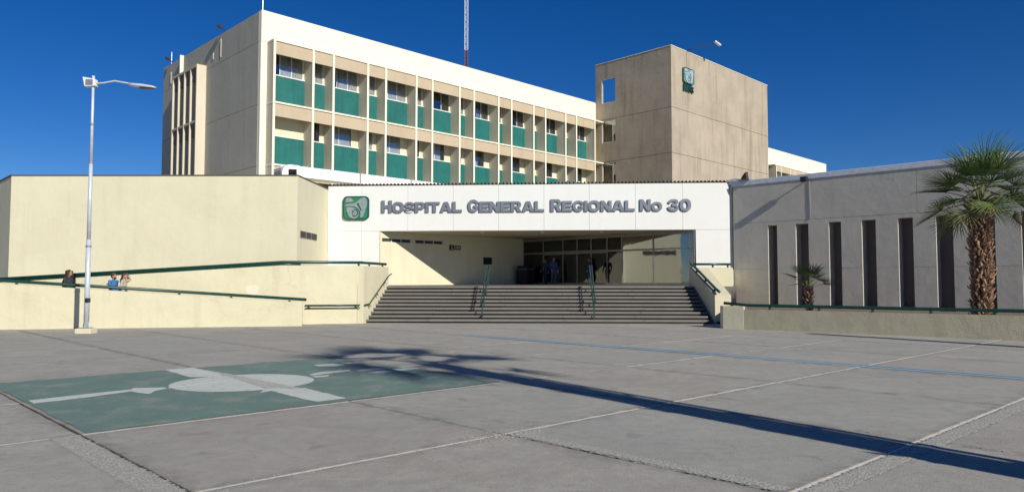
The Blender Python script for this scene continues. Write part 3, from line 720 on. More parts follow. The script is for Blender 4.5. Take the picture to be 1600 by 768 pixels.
# lobby glazing: frame at Q, u = -uL, v = uB
dR = (-uL[0], -uL[1]); AR = ang(dR)
gz = thing('lobby_glazing', 'dark glazed lobby front with slim mullions and double doors at the back of the entrance', 'glass wall', (*Q, 0), AR)
mull = [0.05, 1.9, 3.65, 4.85, 6.0, 7.27, 8.39, 10.65, 13.07, 13.33]
for x in mull: box(x - .035, x + .035, -.04, .06, LZ, 4.62).build('mullion', ALU, gz)
LG2 = glass_mat('door_glass', trans=.26, base=.07)
for a, b in zip(mull, mull[1:]):
    gm = LGLASS if a >= 8.3 else LG2
    box(a + .036, b - .036, -.03, .05, 3.58, 3.68).build('transom', ALU, gz); box(a + .036, b - .036, -.03, .05, LZ, LZ + .12).build('transom', ALU, gz); box(a + .036, b - .036, -.03, .05, 4.44, 4.62).build('transom', ALU, gz)
    box(a + .036, b - .036, .0, .01, 3.682, 4.438).build('pane', gm, gz)
    p = box(a + .036, b - .036, .0, .01, LZ + .122, 3.578).build('pane', gm, gz)
for x in (5.94, 6.06): box(x - .012, x + .012, -.09, -.06, LZ + .8, LZ + 1.3).build('door_handle', POLEM, gz)
hdm = MB(); hdm.box(1.9, 7.2, -.05, -.035, 3.50, 3.72); hdm.build('door_header', stucco('door_header_grey', (.32, .31, .28)), gz)
# lobby room
lb = thing('lobby_room', 'dim lobby interior seen behind the entrance glazing', 'room', (*Q, 0), AR)
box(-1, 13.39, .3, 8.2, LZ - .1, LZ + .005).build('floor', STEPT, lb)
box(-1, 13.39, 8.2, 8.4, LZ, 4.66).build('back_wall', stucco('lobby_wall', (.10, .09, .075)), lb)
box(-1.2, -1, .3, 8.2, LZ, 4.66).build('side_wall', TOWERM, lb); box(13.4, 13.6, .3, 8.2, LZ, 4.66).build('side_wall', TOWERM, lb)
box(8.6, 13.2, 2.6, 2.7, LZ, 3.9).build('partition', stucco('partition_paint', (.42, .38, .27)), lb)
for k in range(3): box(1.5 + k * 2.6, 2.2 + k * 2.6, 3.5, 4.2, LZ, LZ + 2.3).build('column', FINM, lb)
# things in front of the dark corner
ct = thing('dark_kiosk', 'dark purple kiosk box in the shaded corner beside the lobby doors', 'kiosk', (*add(Q, dR, 1.0), LZ), AR)
kb = MB(); kb.box(-.5, .5, -1.2, -.6, 0, 1.0); kb.box(-.45, .45, -1.15, -.7, 1.0, 1.25); kb.build('cabinet', plain('dark_purple', (.018, .012, .03), .5), ct, .02)
box(-.55, .55, -1.28, -.58, 1.0, 1.04).build('counter', ALU, ct)
# ceiling lamps
for k, (u, v) in enumerate(((8.9, .9), (15.8, .9), (12.4, .9))):
    cl = thing('ceiling_lamp', ['leftmost small white lamp under the entrance soffit', 'rightmost small white lamp under the entrance soffit', 'middle small white lamp under the entrance soffit'][k], 'lamp', (*Fp(u, v), 4.63), iF, 'lamps under the entrance soffit')
    MB().tube([(0, 0, 0), (0, 0, -.06), (0, 0, -.09)], [.11, .1, .06], 14).build('lamp_shade', WFRAME, cl, smooth=False)

# lettering and emblem on the fascia
lt = thing('entrance_lettering', 'raised blue grey metal letters naming the hospital on the white fascia', 'sign', (*FA, 0), ang(uF))
def hts(w): return [.70] + [.60] * (len(w) - 1)
for w_, a, b in (('HOSPITAL', 3.16, 7.82), ('GENERAL', 8.16, 12.52), ('REGIONAL', 12.88, 17.60)):
    text_word(w_, lt, a, b, 5.69, hts(w_), -.005, .085, (LETM, LETS), .045, .05)
text_word('No', lt, 17.88, 19.12, 5.69, [.66, .5], -.005, .085, (LETM, LETS), .045, .06)
text_word('30', lt, 19.42, 20.72, 5.68, [.66, .66], -.005, .085, (LETM, LETS), .045, .06)
em = thing('entrance_emblem', 'rounded green square emblem with pale eagle shape beside the fascia letters', 'sign', (*FA, 0), ang(uF))
emblem(em, .92, 5.30, 1.52, 1.35, -.005, .1)

# ------------------------------------------------------------------ left wing
lw = thing('left_wing', 'plain cream windowless wing behind the ramps on the left', 'building')
lpoly = [(-25.23, 35.6), (-10.79, 35.6), (-10.67, 41.0), (-10.67, 52.5), (-16.3, 47.0), (-17.7, 48.0), (-21.8, 52.1), (-24.0, 51.5), (-32.6, 43.05)]
MB().prism(lpoly, -.1, 7.06).build('wall', CREAM, lw)
cpm = MB()
for a, b in ((0, 1), (1, 2), (8, 0)):
    p, q = Vector((*lpoly[a], 0)), Vector((*lpoly[b], 0)); d = (q - p).normalized(); nrm = Vector((d.y, -d.x, 0)) * .03
    i2 = -Vector((d.y, -d.x, 0)) * .3
    cpm.prism([tuple((p + nrm)[:2]), tuple((q + nrm)[:2]), tuple((q + i2)[:2]), tuple((p + i2)[:2])], 7.062 + a * .0015, 7.12 + a * .002)
cpm.build('coping', COPING, lw)
# strip window on the return face
rd = (.0222, .99975)
for k in range(3):
    v = 36.05 + .95 * k
    fr = MB()
    for (a0, a1, b0, b1) in ((0, .93, 0, .02), (0, .93, .34, .36), (0, .02, .02, .34), (.91, .93, .02, .34)): fr.box(-.0, .02, a0, a1, b0, b1)
    o = fr.build('strip_window', ALU, lw); o.location = (-10.785 + (v - 35.6) * .0222 , v, 3.98); o.rotation_euler = (0, 0, -.0222)
    box(0.0, .012, .02, .91, .02, .34).build('pane', DARKC, o)
# grey end patch
# roof items
duct = thing('air_duct', 'long white ventilation duct on the low roof in front of the green panels', 'duct', (-14.1, 44.1, 7.1), AB)
MB().box(.6, 17.5, -.5, .5, 1.15, 1.85).build('body', DUCTM, duct, .03)
for x in (5.0, 9.2, 13.4): box(x, x + .08, -.54, .54, 1.1, 1.9).build('flange', GREYM, duct)
for x in (1.2, 5.4, 9.6, 13.8): box(x, x + .1, -.45, .45, 0, 1.15).build('leg', GREYM, duct)
hm = MB(); seg = 10; ro = []
for k in range(seg + 1):
    t = math.pi * k / seg; ro.append((-.3 - 0.0 + .55 * math.cos(t) * -1, 1.25 + .62 * math.sin(t)))
pl = [(.6, .95)] + [(.6, 1.87)] + [(.0 + .55 * math.cos(math.pi / 2 + math.pi / 2 * k / 8), 1.25 + .62 * math.sin(math.pi / 2 + math.pi / 2 * k / 8)) for k in range(9)] + [(-.55, .9)]
hm.vprism(pl, -.55, .55); hm.build('hood', DUCTM, duct)
lv_ = MB()
for k in range(7): lv_.box(-.60, -.553, -.5, .5, .95 + k * .1, 1.0 + k * .1)
lv_.build('grille', GREYM, duct)
def floodlight(loc, rz, label, s=1.0, name='floodlight', group=None):
    t = thing(name, label, 'floodlight', loc, rz, group)
    b = MB(); b.box(-.2 * s, .2 * s, -.08 * s, .1 * s, .12 * s, .42 * s); b.build('lamp_head', DARKM, t, .02 * s).rotation_euler = (R(18), 0, 0)
    box(-.16 * s, .16 * s, -.1 * s, -.082 * s, .15 * s, .38 * s).build('lens', GLASS, t).rotation_euler = (R(18), 0, 0)
    MB().tube([(0, 0, 0), (0, 0, .14 * s)], .03 * s).build('bracket', DARKM, t); return t
floodlight((-11.3, 36.4, 7.1), R(10), 'small black floodlight at the edge of the cream wing roof beside the white duct')
def rod(loc, h, label, name='lightning_rod'):
    t = thing(name, label, 'rod', loc, 0, 'thin rods on the ward block roof'); MB().tube([(0, 0, 0), (0, 0, h * .7), (0, 0, h)], [.035, .03, .012], 6).build('rod', POLEM, t); box(-.1, .1, -.1, .1, 0, .05).build('base', GREYM, t)
rod((*Bp(.15, .15), ZT), 1.6, 'thin pale rod on the front corner of the ward block roof')
rod((*Bp(.2, 17.6), ZT), 1.2, 'thin pale rod at the far left end of the ward block roof')
# conduits and streak-casting brackets on the grey end wall
for v, z, l in ((6.6, 19.95, 1.4), (16.9, 19.6, 1.0), (8.0, 19.2, .5)):
    MB().tube([(-.05, v, z), (-.05, v, z - l)], .03, 6).build('conduit', FINM, blk)
for k_, (v, z) in enumerate(((6.2, ZT), (17.0, ZT))):
    wl_ = thing('roof_floodlight', ['twin black floodlight on the roof edge above the grey end wall, nearer the corner', 'twin black floodlight on the roof edge at the far left end of the ward block'][k_], 'floodlight', (*Bp(.05, v), z), AB, 'floodlights on the ward block roof')
    MB().tube([(.0, 0, 0), (-.05, 0, .2), (-.35, 0, .3)], .03, 6).build('arm', DARKM, wl_)
    for dy in (-.17, .17): q = MB(); q.box(-.14, .14, -.14, .14, -.1, .1); q = q.build('lamp_head', DARKM, wl_, .02); q.location = (-.38, dy, .34 + dy * .3); q.rotation_euler = (.3, .5, 0)

# lattice radio mast on the ward roof
mx_, my_ = -6.2, 95.0
mast = thing('radio_mast', 'thin red and white lattice radio mast rising behind the ward block', 'mast', (mx_, my_, 0))
zz = 18.0; sec = 0
tri = [(.24 * math.cos(R(a)), .24 * math.sin(R(a))) for a in (90, 210, 330)]
box(-2, 2, -2, 2, 0, zz).build('mast_plinth', GREYW, mast)
while zz < 56:
    m = MB(); z1 = zz + 5
    for k in range(3): m.tube([(*tri[k], zz), (*tri[k], z1)], .05, 5)
    for s in range(5):
        z = zz + s
        for k in range(3):
            a, b = tri[k], tri[(k + 1) % 3]; m.tube([(*a, z), (*b, z)], .03, 4); m.tube([(*a, z), (*b, z + 1)], .022, 4)
    m.build('mast_section', REDM if sec < 3 else MASTW, mast); zz = z1; sec += 1

# ------------------------------------------------------------------ right wing with deep slots
rw = thing('right_wing', 'grey shaded wall with tall narrow slots behind the palms on the right', 'building', (*RW0, 0), AR)
slots = [2.0, 3.5, 5.18, 6.75, 8.37, 9.95, 11.55, 13.15, 14.75, 16.35, 17.95, 19.5]; SW = [.5, .66, .6, .64, .64, .68, .66, .66, .66, .66, .66, .66]
RL = 22.5; S0, S1 = .15, 4.73
mw = MB(); mw.wall(0, RL, -.1, 7.0, .0, .66, [(a, a + b, S0, S1) for a, b in zip(slots, SW)]); mw.build('wall', GREYW, rw)
# wall skin: panels proud of the wall above the slots, and the piers
edges = [0, 4.25, 9.2, 14.1, 19.0, RL]
for a, b in zip(edges, edges[1:]): box(a + .01, b - .01, -.025, -.001, 4.93, 7.0).build('panel', GREYW, rw, .005)
prev = 0
for a, b in list(zip(slots, SW)) + [(RL, 0)]:
    for z0, z1 in ((S0 + .1, 2.42), (2.435, 4.91)):
        box(prev + (.0 if prev else 0), a, -.022, -.001, z0, z1 if z1 < 3 else S1).build('pier_panel', GREYW, rw)
    prev = a + b
box(0, RL, -.020, -.001, S1 + .002, 4.915).build('panel', GREYW, rw)
box(0, RL, .662, 9, -.1, 6.6).build('core', BEIGE, rw)
for a, b in zip(slots, SW):
    box(a + .001, a + b - .001, .64, .659, S0, S1).build('slot_window', SLOTM, rw)
wcp = MB(); wcp.box(-.05, RL, -.06, .72, 7.0, 7.28); wcp.build('coping', WCOP, rw, .02)
box(.05, RL - .05, .72, 9, 6.6, 7.1).build('roof', GREYM, rw)
rwl = thing('wall_floodlight', 'black floodlight bracketed near the top of the grey slotted wall', 'floodlight', (*add(RW0, dR, 4.15), 6.95), AR)
MB().tube([(0, -.02, 0), (0, -.3, .05)], .035, 6).build('bracket', DARKM, rwl); MB().box(-.16, .16, -.55, -.25, -.12, .14).build('lamp_head', DARKM, rwl, .04)
MB().tube([(.12, -.045, -.05), (.14, -.045, -2.0)], .015, 5).build('cable', GREYM, rwl)
hornt = thing('roof_siren_horn', 'dark horn shaped vent on the white roof edge where the grey wall meets the fascia', 'roof vent', (*add(RW0, dR, .75), 7.28), AR)
hb = MB(); pr = [(-.22, 0), (.16, 0), (.14, .12), (.1, .3), (.1, .46), (.0, .38), (-.12, .24), (-.2, .1)]; hb.vprism(pr, -.14, .14); hb.build('horn', plain('rust_dark', (.05, .03, .025), .8), hornt, .02)
box(-.3, .3, -.2, .2, 0, .03).build('base', GREYM, hornt)
dome = thing('roof_hatch', 'low white curved roof hatch beside the dark horn vent', 'roof hatch', (*add(RW0, dR, .1), 7.28), AR)
dm = MB(); pr = [(-.1 + 1.1 * k / 10 - .4, .0 + .16 * math.sin(math.pi * k / 10)) for k in range(11)]; dm.vprism(pr, -.1, .6); dm.build('cover', DUCTM, dome)
# white downpipe strip at fascia end
box(22.88, 23.0, .05, .2, 2.3, 7.2).build('corner_trim', WHITE, ent, .01)

# ------------------------------------------------------------------ landing, stairs and cheek walls
SLf = Vector((-6.28, 30.42, 0)); SRf = Vector((8.30, 29.76, 0)); SLb = Vector((-5.78, 33.35, 0)); SRb = Vector((8.28, 32.72, 0))
st = thing('entrance_stairs', 'wide grey ten step stair rising to the hospital entrance', 'stairs')
N = 10; rise = LZ / N
random.seed(8)
for k in range(N):
    f0 = k / (N - 0.0); l = SLf.lerp(SLb, f0); r = SRf.lerp(SRb, f0); zt = rise * (k + 1)
    lb_ = SLf.lerp(SLb, min(1, (k + 1.25) / N)) ; rb_ = SRf.lerp(SRb, min(1, (k + 1.25) / N))
    if k == N - 1: lb_ = SLb + Vector((0, .12, 0)); rb_ = SRb + Vector((0, .12, 0))
    fw = Vector((.06, 1, 0)).normalized() * .065
    if k == 0: l2 = l; r2 = r
    # riser block in a few pours, then tread slabs with overhanging nosing
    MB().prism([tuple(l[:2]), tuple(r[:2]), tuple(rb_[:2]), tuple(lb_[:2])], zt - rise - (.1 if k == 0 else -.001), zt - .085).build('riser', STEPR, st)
    nseg = 5; cuts = [0] + [(i + random.uniform(-.12, .12)) / nseg for i in range(1, nseg)] + [1]
    for i in range(nseg):
        a0, a1 = cuts[i], cuts[i + 1]; h = random.uniform(-.004, .004); yy = random.uniform(-.006, .006)
        p = [l.lerp(r, a0) - fw, l.lerp(r, a1) - fw, lb_.lerp(rb_, a1), lb_.lerp(rb_, a0)]
        p = [Vector((q.x + (.003 if j in (0, 3) else -.003), q.y + (yy if j < 2 else 0), 0)) for j, q in enumerate(p)]
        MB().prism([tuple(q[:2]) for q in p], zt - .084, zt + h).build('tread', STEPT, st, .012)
ld = thing('entrance_landing', 'grey landing floor between the stair top and the lobby doors', 'landing')
lp = [tuple(SLb[:2]), tuple(SRb[:2]), (10.5, 33.2), (12.3, 39.25), add(Q, dR, 13.9), add(Q, uB, .3), add(Ipt, uL, 0), (-10.6, 40.9), (-10.6, 31.2), (-6.25, 31.9)]
lp = [tuple((SLb + Vector((0, .05, 0)))[:2]), tuple((SRb + Vector((0, .05, 0)))[:2]), (10.4, 33.0), (12.3, 39.2), add(add(Jpt, uB, .3), dR, .3), add(Q, uB, .3), (-10.6, 44), (-10.6, 31.4), (-6.3, 32.2)]
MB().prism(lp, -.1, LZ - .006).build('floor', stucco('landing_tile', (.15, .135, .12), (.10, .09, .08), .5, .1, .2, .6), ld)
# left cheek wall
chk = thing('left_stair_wall', 'cream wall closing the left side of the stairs under the green rail', 'wall')
a = (-6.27, 30.0); b = (-5.78, 33.3)
MB().prism([(a[0] - .25, a[1] + .0), a, b, (b[0] - .25, b[1])], -.1, 2.43).build('wall', RAMPC, chk, .012)
chr_ = thing('right_stair_pier', 'cream pier with sloping top closing the right side of the stairs', 'wall')
MB().prism([(8.46, 29.70), (9.14, 29.70), (9.10, 33.0), (8.28, 33.0)], -.1, [1.19, 1.19, 2.40, 2.40]).build('wall', RAMPC, chr_, .012)
MB().prism([(8.28, 33.002), (10.25, 33.002), (10.25, 33.25), (8.28, 33.25)], -.1, 2.41).build('wall', RAMPC, chr_, .012)
MB().prism([(10.0, 33.26), (10.25, 33.26), (12.2, 39.15), (11.9, 39.15)], -.1, 2.41).build('wall', RAMPC, chr_)
MB().box(8.5, 9.6, 29.55, 29.69, -.05, .09).build('kerb', STEPR, chr_, .01)

# ------------------------------------------------------------------ ramps
P1a = Vector((-18.845, 26.27, 0)); d1 = Vector((.98053, .19639, 0)); n1 = Vector((-.19639, .98053, 0))
def pt(base, t, off): p = base + d1 * t + n1 * off; return (p.x, p.y)
ramp1 = thing('lower_ramp_wall', 'cream parapet wall of the lower ramp flight sloping down to the right', 'wall')
T0 = -4.5
ztop1 = lambda t: 1.69 - .071 * max(-.9, min(t, 10.72))
ts = [T0, -.9, 2.5, 6.4, 10.70]
for a, b in zip(ts, ts[1:]):
    MB().prism([pt(P1a, a + .0, 0), pt(P1a, b, 0), pt(P1a, b, .18), pt(P1a, a, .18)], -.1, [ztop1(a), ztop1(b), ztop1(b), ztop1(a)]).build('wall', RAMPC, ramp1, 0)
MB().prism([pt(P1a, T0 - .2, 0), pt(P1a, T0 - .001, 0), pt(P1a, T0 - .001, 2.9), pt(P1a, T0 - .2, 2.9)], -.1, 1.755).build('wall', RAMPC, ramp1)
r1 = thing('lower_ramp_floor', 'grey floor of the lower ramp flight behind its parapet', 'ramp')
MB().prism([pt(P1a, -.9, .181), pt(P1a, 10.7, .181), pt(P1a, 10.7, 1.40), pt(P1a, -.9, 1.16)], -.1, [.78, .0, .0, .78]).build('floor', STEPT, r1)
MB().prism([pt(P1a, T0, .181), pt(P1a, -.901, .181), pt(P1a, -.901, 2.9), pt(P1a, T0, 2.9)], -.1, .782).build('turning_floor', STEPT, r1)
P2b = Vector((-6.27, 30.0, 0)); d2 = Vector((.9790, .2037, 0)); n2 = Vector((-.2037, .979, 0))
def p2(t, off): p = P2b + d2 * t + n2 * off; return (p.x, p.y)
def ztop2(t): return 2.43 if t > -3.3 else 2.43 + .068 * (t + 3.3)
ramp2 = thing('upper_ramp_wall', 'cream parapet wall of the upper ramp flight rising right to the stairs', 'wall')
ts = [-14.6, -11, -7.2, -3.3, -.25]
for a, b in zip(ts, ts[1:]):
    MB().prism([p2(a, 0), p2(b, 0), p2(b, .18), p2(a, .18)], -.1, [ztop2(a), ztop2(b), ztop2(b), ztop2(a)]).build('wall', RAMPC, ramp2)
r2 = thing('upper_ramp_floor', 'grey floor of the upper ramp flight behind its parapet', 'ramp')
MB().prism([p2(-14.6, .181), p2(-3.3, .181), p2(-3.3, 1.6), p2(-14.6, 1.6)], -.1, [.75, 1.5, 1.5, .75]).build('floor', STEPT, r2)
MB().prism([p2(-3.3, .181), p2(-.26, .181), (-6.4, 31.6), p2(-3.3, 1.6)], -.1, 1.5).build('landing_floor', STEPT, r2)
for a, b in ((-14.6, -3.3), (-3.3, -1.6)):
    MB().prism([p2(a, 1.601), p2(b, 1.601), p2(b, 1.75), p2(a, 1.75)], -.1, [ztop2(a) - .25, ztop2(b) - .25, ztop2(b) - .25, ztop2(a) - .25]).build('rear_wall', RAMPC, ramp2)

pp = []
for k in range(22):
    a_ = -2 * math.pi * k / 22; x_, y_ = p2(-4.45 + .26 * math.cos(a_) * (1 + .1 * math.sin(3 * a_)), -.004); pp.append((x_, y_, 1.42 + (.20 if math.sin(a_) > 0 else .24) * math.sin(a_)))
m = MB(); m.add(pp, [tuple(range(22))]); m.build('paint_patch', stucco('pale_patch', (.69, .655, .53)), ramp2)

# ------------------------------------------------------------------ green handrails
def rail(name, label, pts, brackets=None, r=.042, drop=.12, second=None, group='green painted handrails', wall_off=None):
    t = thing(name, label, 'handrail', (0, 0, 0), 0, group)
    MB().tube(pts, r, 10).build('rail_tube', RAILM, t, smooth=True)
    if second: MB().tube(second, r * .8, 10).build('rail_tube', RAILM, t, smooth=True)
    for p in (brackets or []):
        m = MB(); m.tube([(p[0], p[1], p[2] - r), (p[0], p[1], p[2] - drop)], .045 if r > .04 else .02, 8); m.box(p[0] - .07, p[0] + .07, p[1] - .05, p[1] + .05, p[2] - drop - .012, p[2] - drop + .003); m.build('bracket', RAILM, t)
    return t
def on1(t, dz=.11, off=.09): x, y = pt(P1a, t, off); return (x, y, ztop1(t) + dz)
rail('lower_ramp_rail', 'long green handrail on the lower ramp wall sloping down to the right', [on1(-4.6), on1(-.9), on1(10.85)], [on1(t) for t in (-3.4, .45, 2.3, 4.2, 6.1, 8.0, 10.2)], .062, .105)
def on2(t, dz=.13, off=.09): x, y = p2(t, off); return (x, y, ztop2(t) + dz)
far = (-5.90, 33.2, 2.56)
rail('upper_ramp_rail', 'long green double handrail on the upper ramp wall rising right to the stairs',
     [on2(-14.9), on2(-3.3), on2(-.1), (-6.38, 30.2, 2.56), far], [on2(t) for t in (-13.2, -11, -8.8, -6.6, -4.4, -2.6, -.2)] + [(-6.27, 31.2, 2.56), (-6.0, 32.9, 2.56)], .062, .125,
     second=[on2(-14.9, .04), on2(-3.3, .04), on2(-2.6, .045)])
# wall-mounted rail on inner cheek
rail('left_stair_rail', 'thin green handrail fixed to the inner face of the left stair wall', [(-6.2, 30.0, .78), (-6.12, 30.6, .80), (-5.72, 33.0, 2.02), (-5.68, 33.5, 2.12)], [(-6.1, 30.6, .8), (-5.95, 31.5, 1.25), (-5.8, 32.5, 1.77)], .028, .09)
rail('low_wall_bar', 'short brown handrail along the foot of the upper ramp wall beside the stairs', [(*p2(-2.35, -.06), .78), (*p2(-.12, -.06), .78)], [(*p2(-2.2, -.06), .78), (*p2(-.3, -.06), .78)], .024, .09, second=[(*p2(-2.35, -.06), .66), (*p2(-.12, -.06), .66)])
# right pier rails
rail('right_pier_rail', 'short level green rail on the cream wall right of the stairs', [(8.33, 33.1, 2.56), (10.2, 33.12, 2.56)], [(8.5, 33.1, 2.56), (9.35, 33.1, 2.56), (10.05, 33.1, 2.56)], .055, .145)
rail('right_stair_rail', 'green handrail sloping down the top of the right stair pier', [(8.36, 33.2, 2.60), (8.40, 32.8, 2.46), (8.62, 30.0, 1.42), (8.62, 29.6, 1.34)], [(8.42, 32.4, 2.32), (8.52, 31.3, 1.9), (8.6, 30.2, 1.5)], .06, .13)
# two centre rails over the steps
def centre_rail(xt, yt, xb, yb, label, two=True):
    t = thing('stair_handrail', label, 'handrail', (0, 0, 0), 0, 'green handrails on the steps')
    def gz_(y): # step height under y
        f = (y - 29.95) / 2.93 * N; return rise * max(0, min(N, math.floor(f) + 1))
    for k, off in enumerate((0, .10)):
        MB().tube([(xt + off, yt + .55, LZ + .93), (xt + off, yt, LZ + .95), (xb + off, yb, .95 if two else .95), (xb + off, yb - .18, .9)], .026, 8).build('rail_tube', RAILM, t, smooth=True)
    for f in (0, .36, .72, 1):
        x = xt + (xb - xt) * f + .05; y = yt + (yb - yt) * f; z = gz_(y) + .002; zt = LZ + .95 + (.95 - LZ - .95) * f
        m = MB(); m.tube([(x, y, z), (x, y, zt - .02)], .024, 8); m.tube([(x - .06, y, zt), (x + .06, y, zt)], .016, 6); m.box(x - .06, x + .06, y - .05, y + .05, z, z + .012); m.build('post', RAILM, t)
centre_rail(-1.14, 33.1, -1.32, 30.35, 'green double handrail on the steps left of centre')
centre_rail(3.60, 33.0, 3.42, 30.1, 'green double handrail on the steps right of centre')

# ------------------------------------------------------------------ planter wall on the right
pw = thing('planter_wall', 'low olive concrete planter wall with a green rail on the right of the plaza', 'wall')
LWa = Vector((8.607, 26.438, 0)); ld_ = Vector((.80009, -.59989, 0)); ln_ = Vector((.59989, .80009, 0))
def pq_(t, off): p = LWa + ld_ * t + ln_ * off; return (p.x, p.y)
OLIVE = stucco('olive_planter_stucco', (.46, .42, .30), (.34, .31, .215), .55, .4, .45, mscale=.9)
ts = [0.0, 4.2, 8.5, 13.0]
for a, b in zip(ts, ts[1:]): MB().prism([pq_(a, .0), pq_(b, 0), pq_(b, .25), pq_(a, .25)], -.1, [.735, .745, .745, .735]).build('wall', OLIVE, pw)
pb = MB(); pb.prism([(7.97, 26.93), (8.60, 26.435), (8.75, 26.64), (8.75, 33.0), (7.97 + .5, 29.68), (7.97, 27.3)], -.1, .80)
pe = thing('planter_end_block', 'short bright cream block at the left end of the planter wall', 'wall')
MB().prism([(7.97, 26.95), (8.60, 26.44), (8.76, 26.66), (8.76, 27.3), (7.97, 27.3)], -.1, .84).build('block', CREAM, pe, .015)
MB().prism([(8.50, 27.302), (8.75, 27.302), (9.3, 29.68), (9.145, 29.68)], -.1, .80).build('wall', RAMPC, pw)
rp = [(8.05, 27.05, .95)] + [(*pq_(t, .12), .885) for t in (.1, 4, 8.5, 12.9)]
rail('planter_rail', 'long green handrail along the top of the low planter wall on the right', rp, [(*pq_(t, .12), .885) for t in (.9, 2.6, 4.3, 6.0, 7.7, 9.4, 11.1)] + [(8.3, 26.86, .93)], .058, .135)
bed = MB(); bpts = [(8.8, 27.3), pq_(.3, .26), pq_(13, .26), (24.5, 24.5), (27, 25.0)]
bedp = [pq_(.35, .26), pq_(13.0, .26), tuple(add(add(RW0, dR, 19.5), uB, -.03)), tuple(add(add(RW0, dR, .1), uB, -.03)), (10.6, 33.2), (9.45, 29.9), (8.9, 27.3)]
MB().prism(bedp, -.1, .42).build('planter_soil', SOIL, kind='structure')
random.seed(33); lit = MB()
for k in range(260):
    t = random.uniform(.5, 12.5); o_ = random.uniform(.4, 4.5); x, y = pq_(t, o_)
    a = random.random() * 6; r = random.uniform(.03, .09); lit.add([(x, y, .425), (x + r * math.cos(a), y + r * math.sin(a), .43), (x + r * math.cos(a + .5), y + r * math.sin(a + .5), .45)], [(0, 1, 2)])
lit.build('leaf_litter', BOOT, kind='stuff')

# ------------------------------------------------------------------ lamp post
def lamp_post(loc, h, label, rz=0, group='street lamp posts'):
    t = thing('street_lamp', label, 'street lamp', loc, rz, group)
    b = MB(); b.prism([(-.27, -.22), (.27, -.22), (.27, .22), (-.27, .22)], -.05, .17); b.build('footing', BASEM, t, .03)
    MB().box(-.15, .15, -.15, .15, .17, .195).build('base_plate', GREYM, t)
    m = MB()
    for a in (0, 90, 180, 270):
        c, s = math.cos(R(a)), math.sin(R(a)); m.add([(c * .08, s * .08, .19), (c * .14, s * .14, .19), (c * .08, s * .08, .42), (c * .08 + s * .01, s * .08 - c * .01, .19)], [(0, 1, 2), (2, 1, 3)])
    m.build('gusset', POLEM, t)
    MB().tube([(0, 0, .19), (0, 0, 3.2)], [.085, .08], 14).build('pole', POLEM, t, smooth=True)
    MB().tube([(0, 0, 3.2), (0, 0, 5.9)], [.066, .06], 14).build('pole', POLEM, t, smooth=True)
    MB().tube([(0, 0, 5.9), (0, 0, h - .0)], [.052, .042], 14).build('pole', POLEM, t, smooth=True)
    for z in (2.95, 5.85, 7.2): MB().tube([(0, 0, z), (0, 0, z + .06)], .092 if z < 4 else .072, 12).build('collar', GREYM, t)
    MB().box(-.02, .09, -.1, .06, 1.05, 1.2).build('cover', DARKM, t, .01)
    # arm to the right with a long head, and a square flood light to the left
    MB().tube([(0, 0, h - .25), (.35, 0, h - .22), (.75, 0, h - .15), (1.15, 0, h - .22), (1.3, 0, h - .25)], .032, 8).build('arm', POLEM, t, smooth=True)
    hm = MB(); prof = [(1.22, .05, .05), (1.4, .075, .06), (1.75, .12, .07), (2.05, .10, .05), (2.2, .03, .015)]
    o = 0
    for x, w, tt in prof:
        zc = h - .26 - (x - 1.2) * .12
        for k in range(10): a = 2 * math.pi * k / 10; hm.v.append((x, w * math.cos(a), zc + tt * math.sin(a)))
    for i in range(len(prof) - 1):
        for k in range(10): hm.f.append((i * 10 + (k + 1) % 10, i * 10 + k, (i + 1) * 10 + k, (i + 1) * 10 + (k + 1) % 10)); hm.mi.append(0)
    hm.f.append(tuple(range(10))); hm.mi.append(0); hm.f.append(tuple(range(49, 39, -1))); hm.mi.append(0)
    hm.build('lamp_head', POLEM, t, smooth=True)
    MB().box(1.62, 2.12, -.085, .085, h - .425, h - .40).build('lens', DARKM, t).rotation_euler = (0, 0, 0)
    fr = MB(); fr.add([(-.33, -.1, h - .02), (.1, -.1, h - .1), (.13, -.1, h - .34), (-.26, -.1, h - .36), (-.33, .1, h - .02), (.1, .1, h - .1), (.13, .1, h - .34), (-.26, .1, h - .36)],
                      [(3, 2, 1, 0), (4, 5, 6, 7), (0, 1, 5, 4), (1, 2, 6, 5), (2, 3, 7, 6), (3, 0, 4, 7)])
    fr.build('floodlight', WFRAME, t, .02)
    MB().box(-.2, .04, -.125, -.102, h - .3, h - .12).build('floodlight_lens', GREYM, t)
    MB().tube([(0, 0, h - .1), (0, 0, h + .03)], .05, 10).build('cap', POLEM, t)
    return t
lamp_post((-14.62, 24.5, 0), 8.9, 'tall pale street lamp standing on the plaza before the left ramp')
up_ = thing('utility_pole', 'round concrete utility pole right of the view beside the planter wall', 'utility pole', (17.85, 14.25, 0))
MB().tube([(0, 0, -.1), (0, 0, 7.0)], [.27, .20], 14).build('pole', GREYW, up_, smooth=True); MB().tube([(0, 0, 6.6), (0, 0, 6.7)], .23, 12).build('band', GREYM, up_)
sp_ = thing('slim_pole', 'slim grey metal pole standing close beside the tall palm right of the camera', 'pole', (7.62, 3.80, 0))
MB().tube([(0, 0, -.05), (0, 0, 7.0)], [.07, .05], 10).build('pole', GREYM, sp_, smooth=True); MB().tube([(0, 0, 0), (0, 0, .03)], .14, 12).build('base_plate', GREYM, sp_)

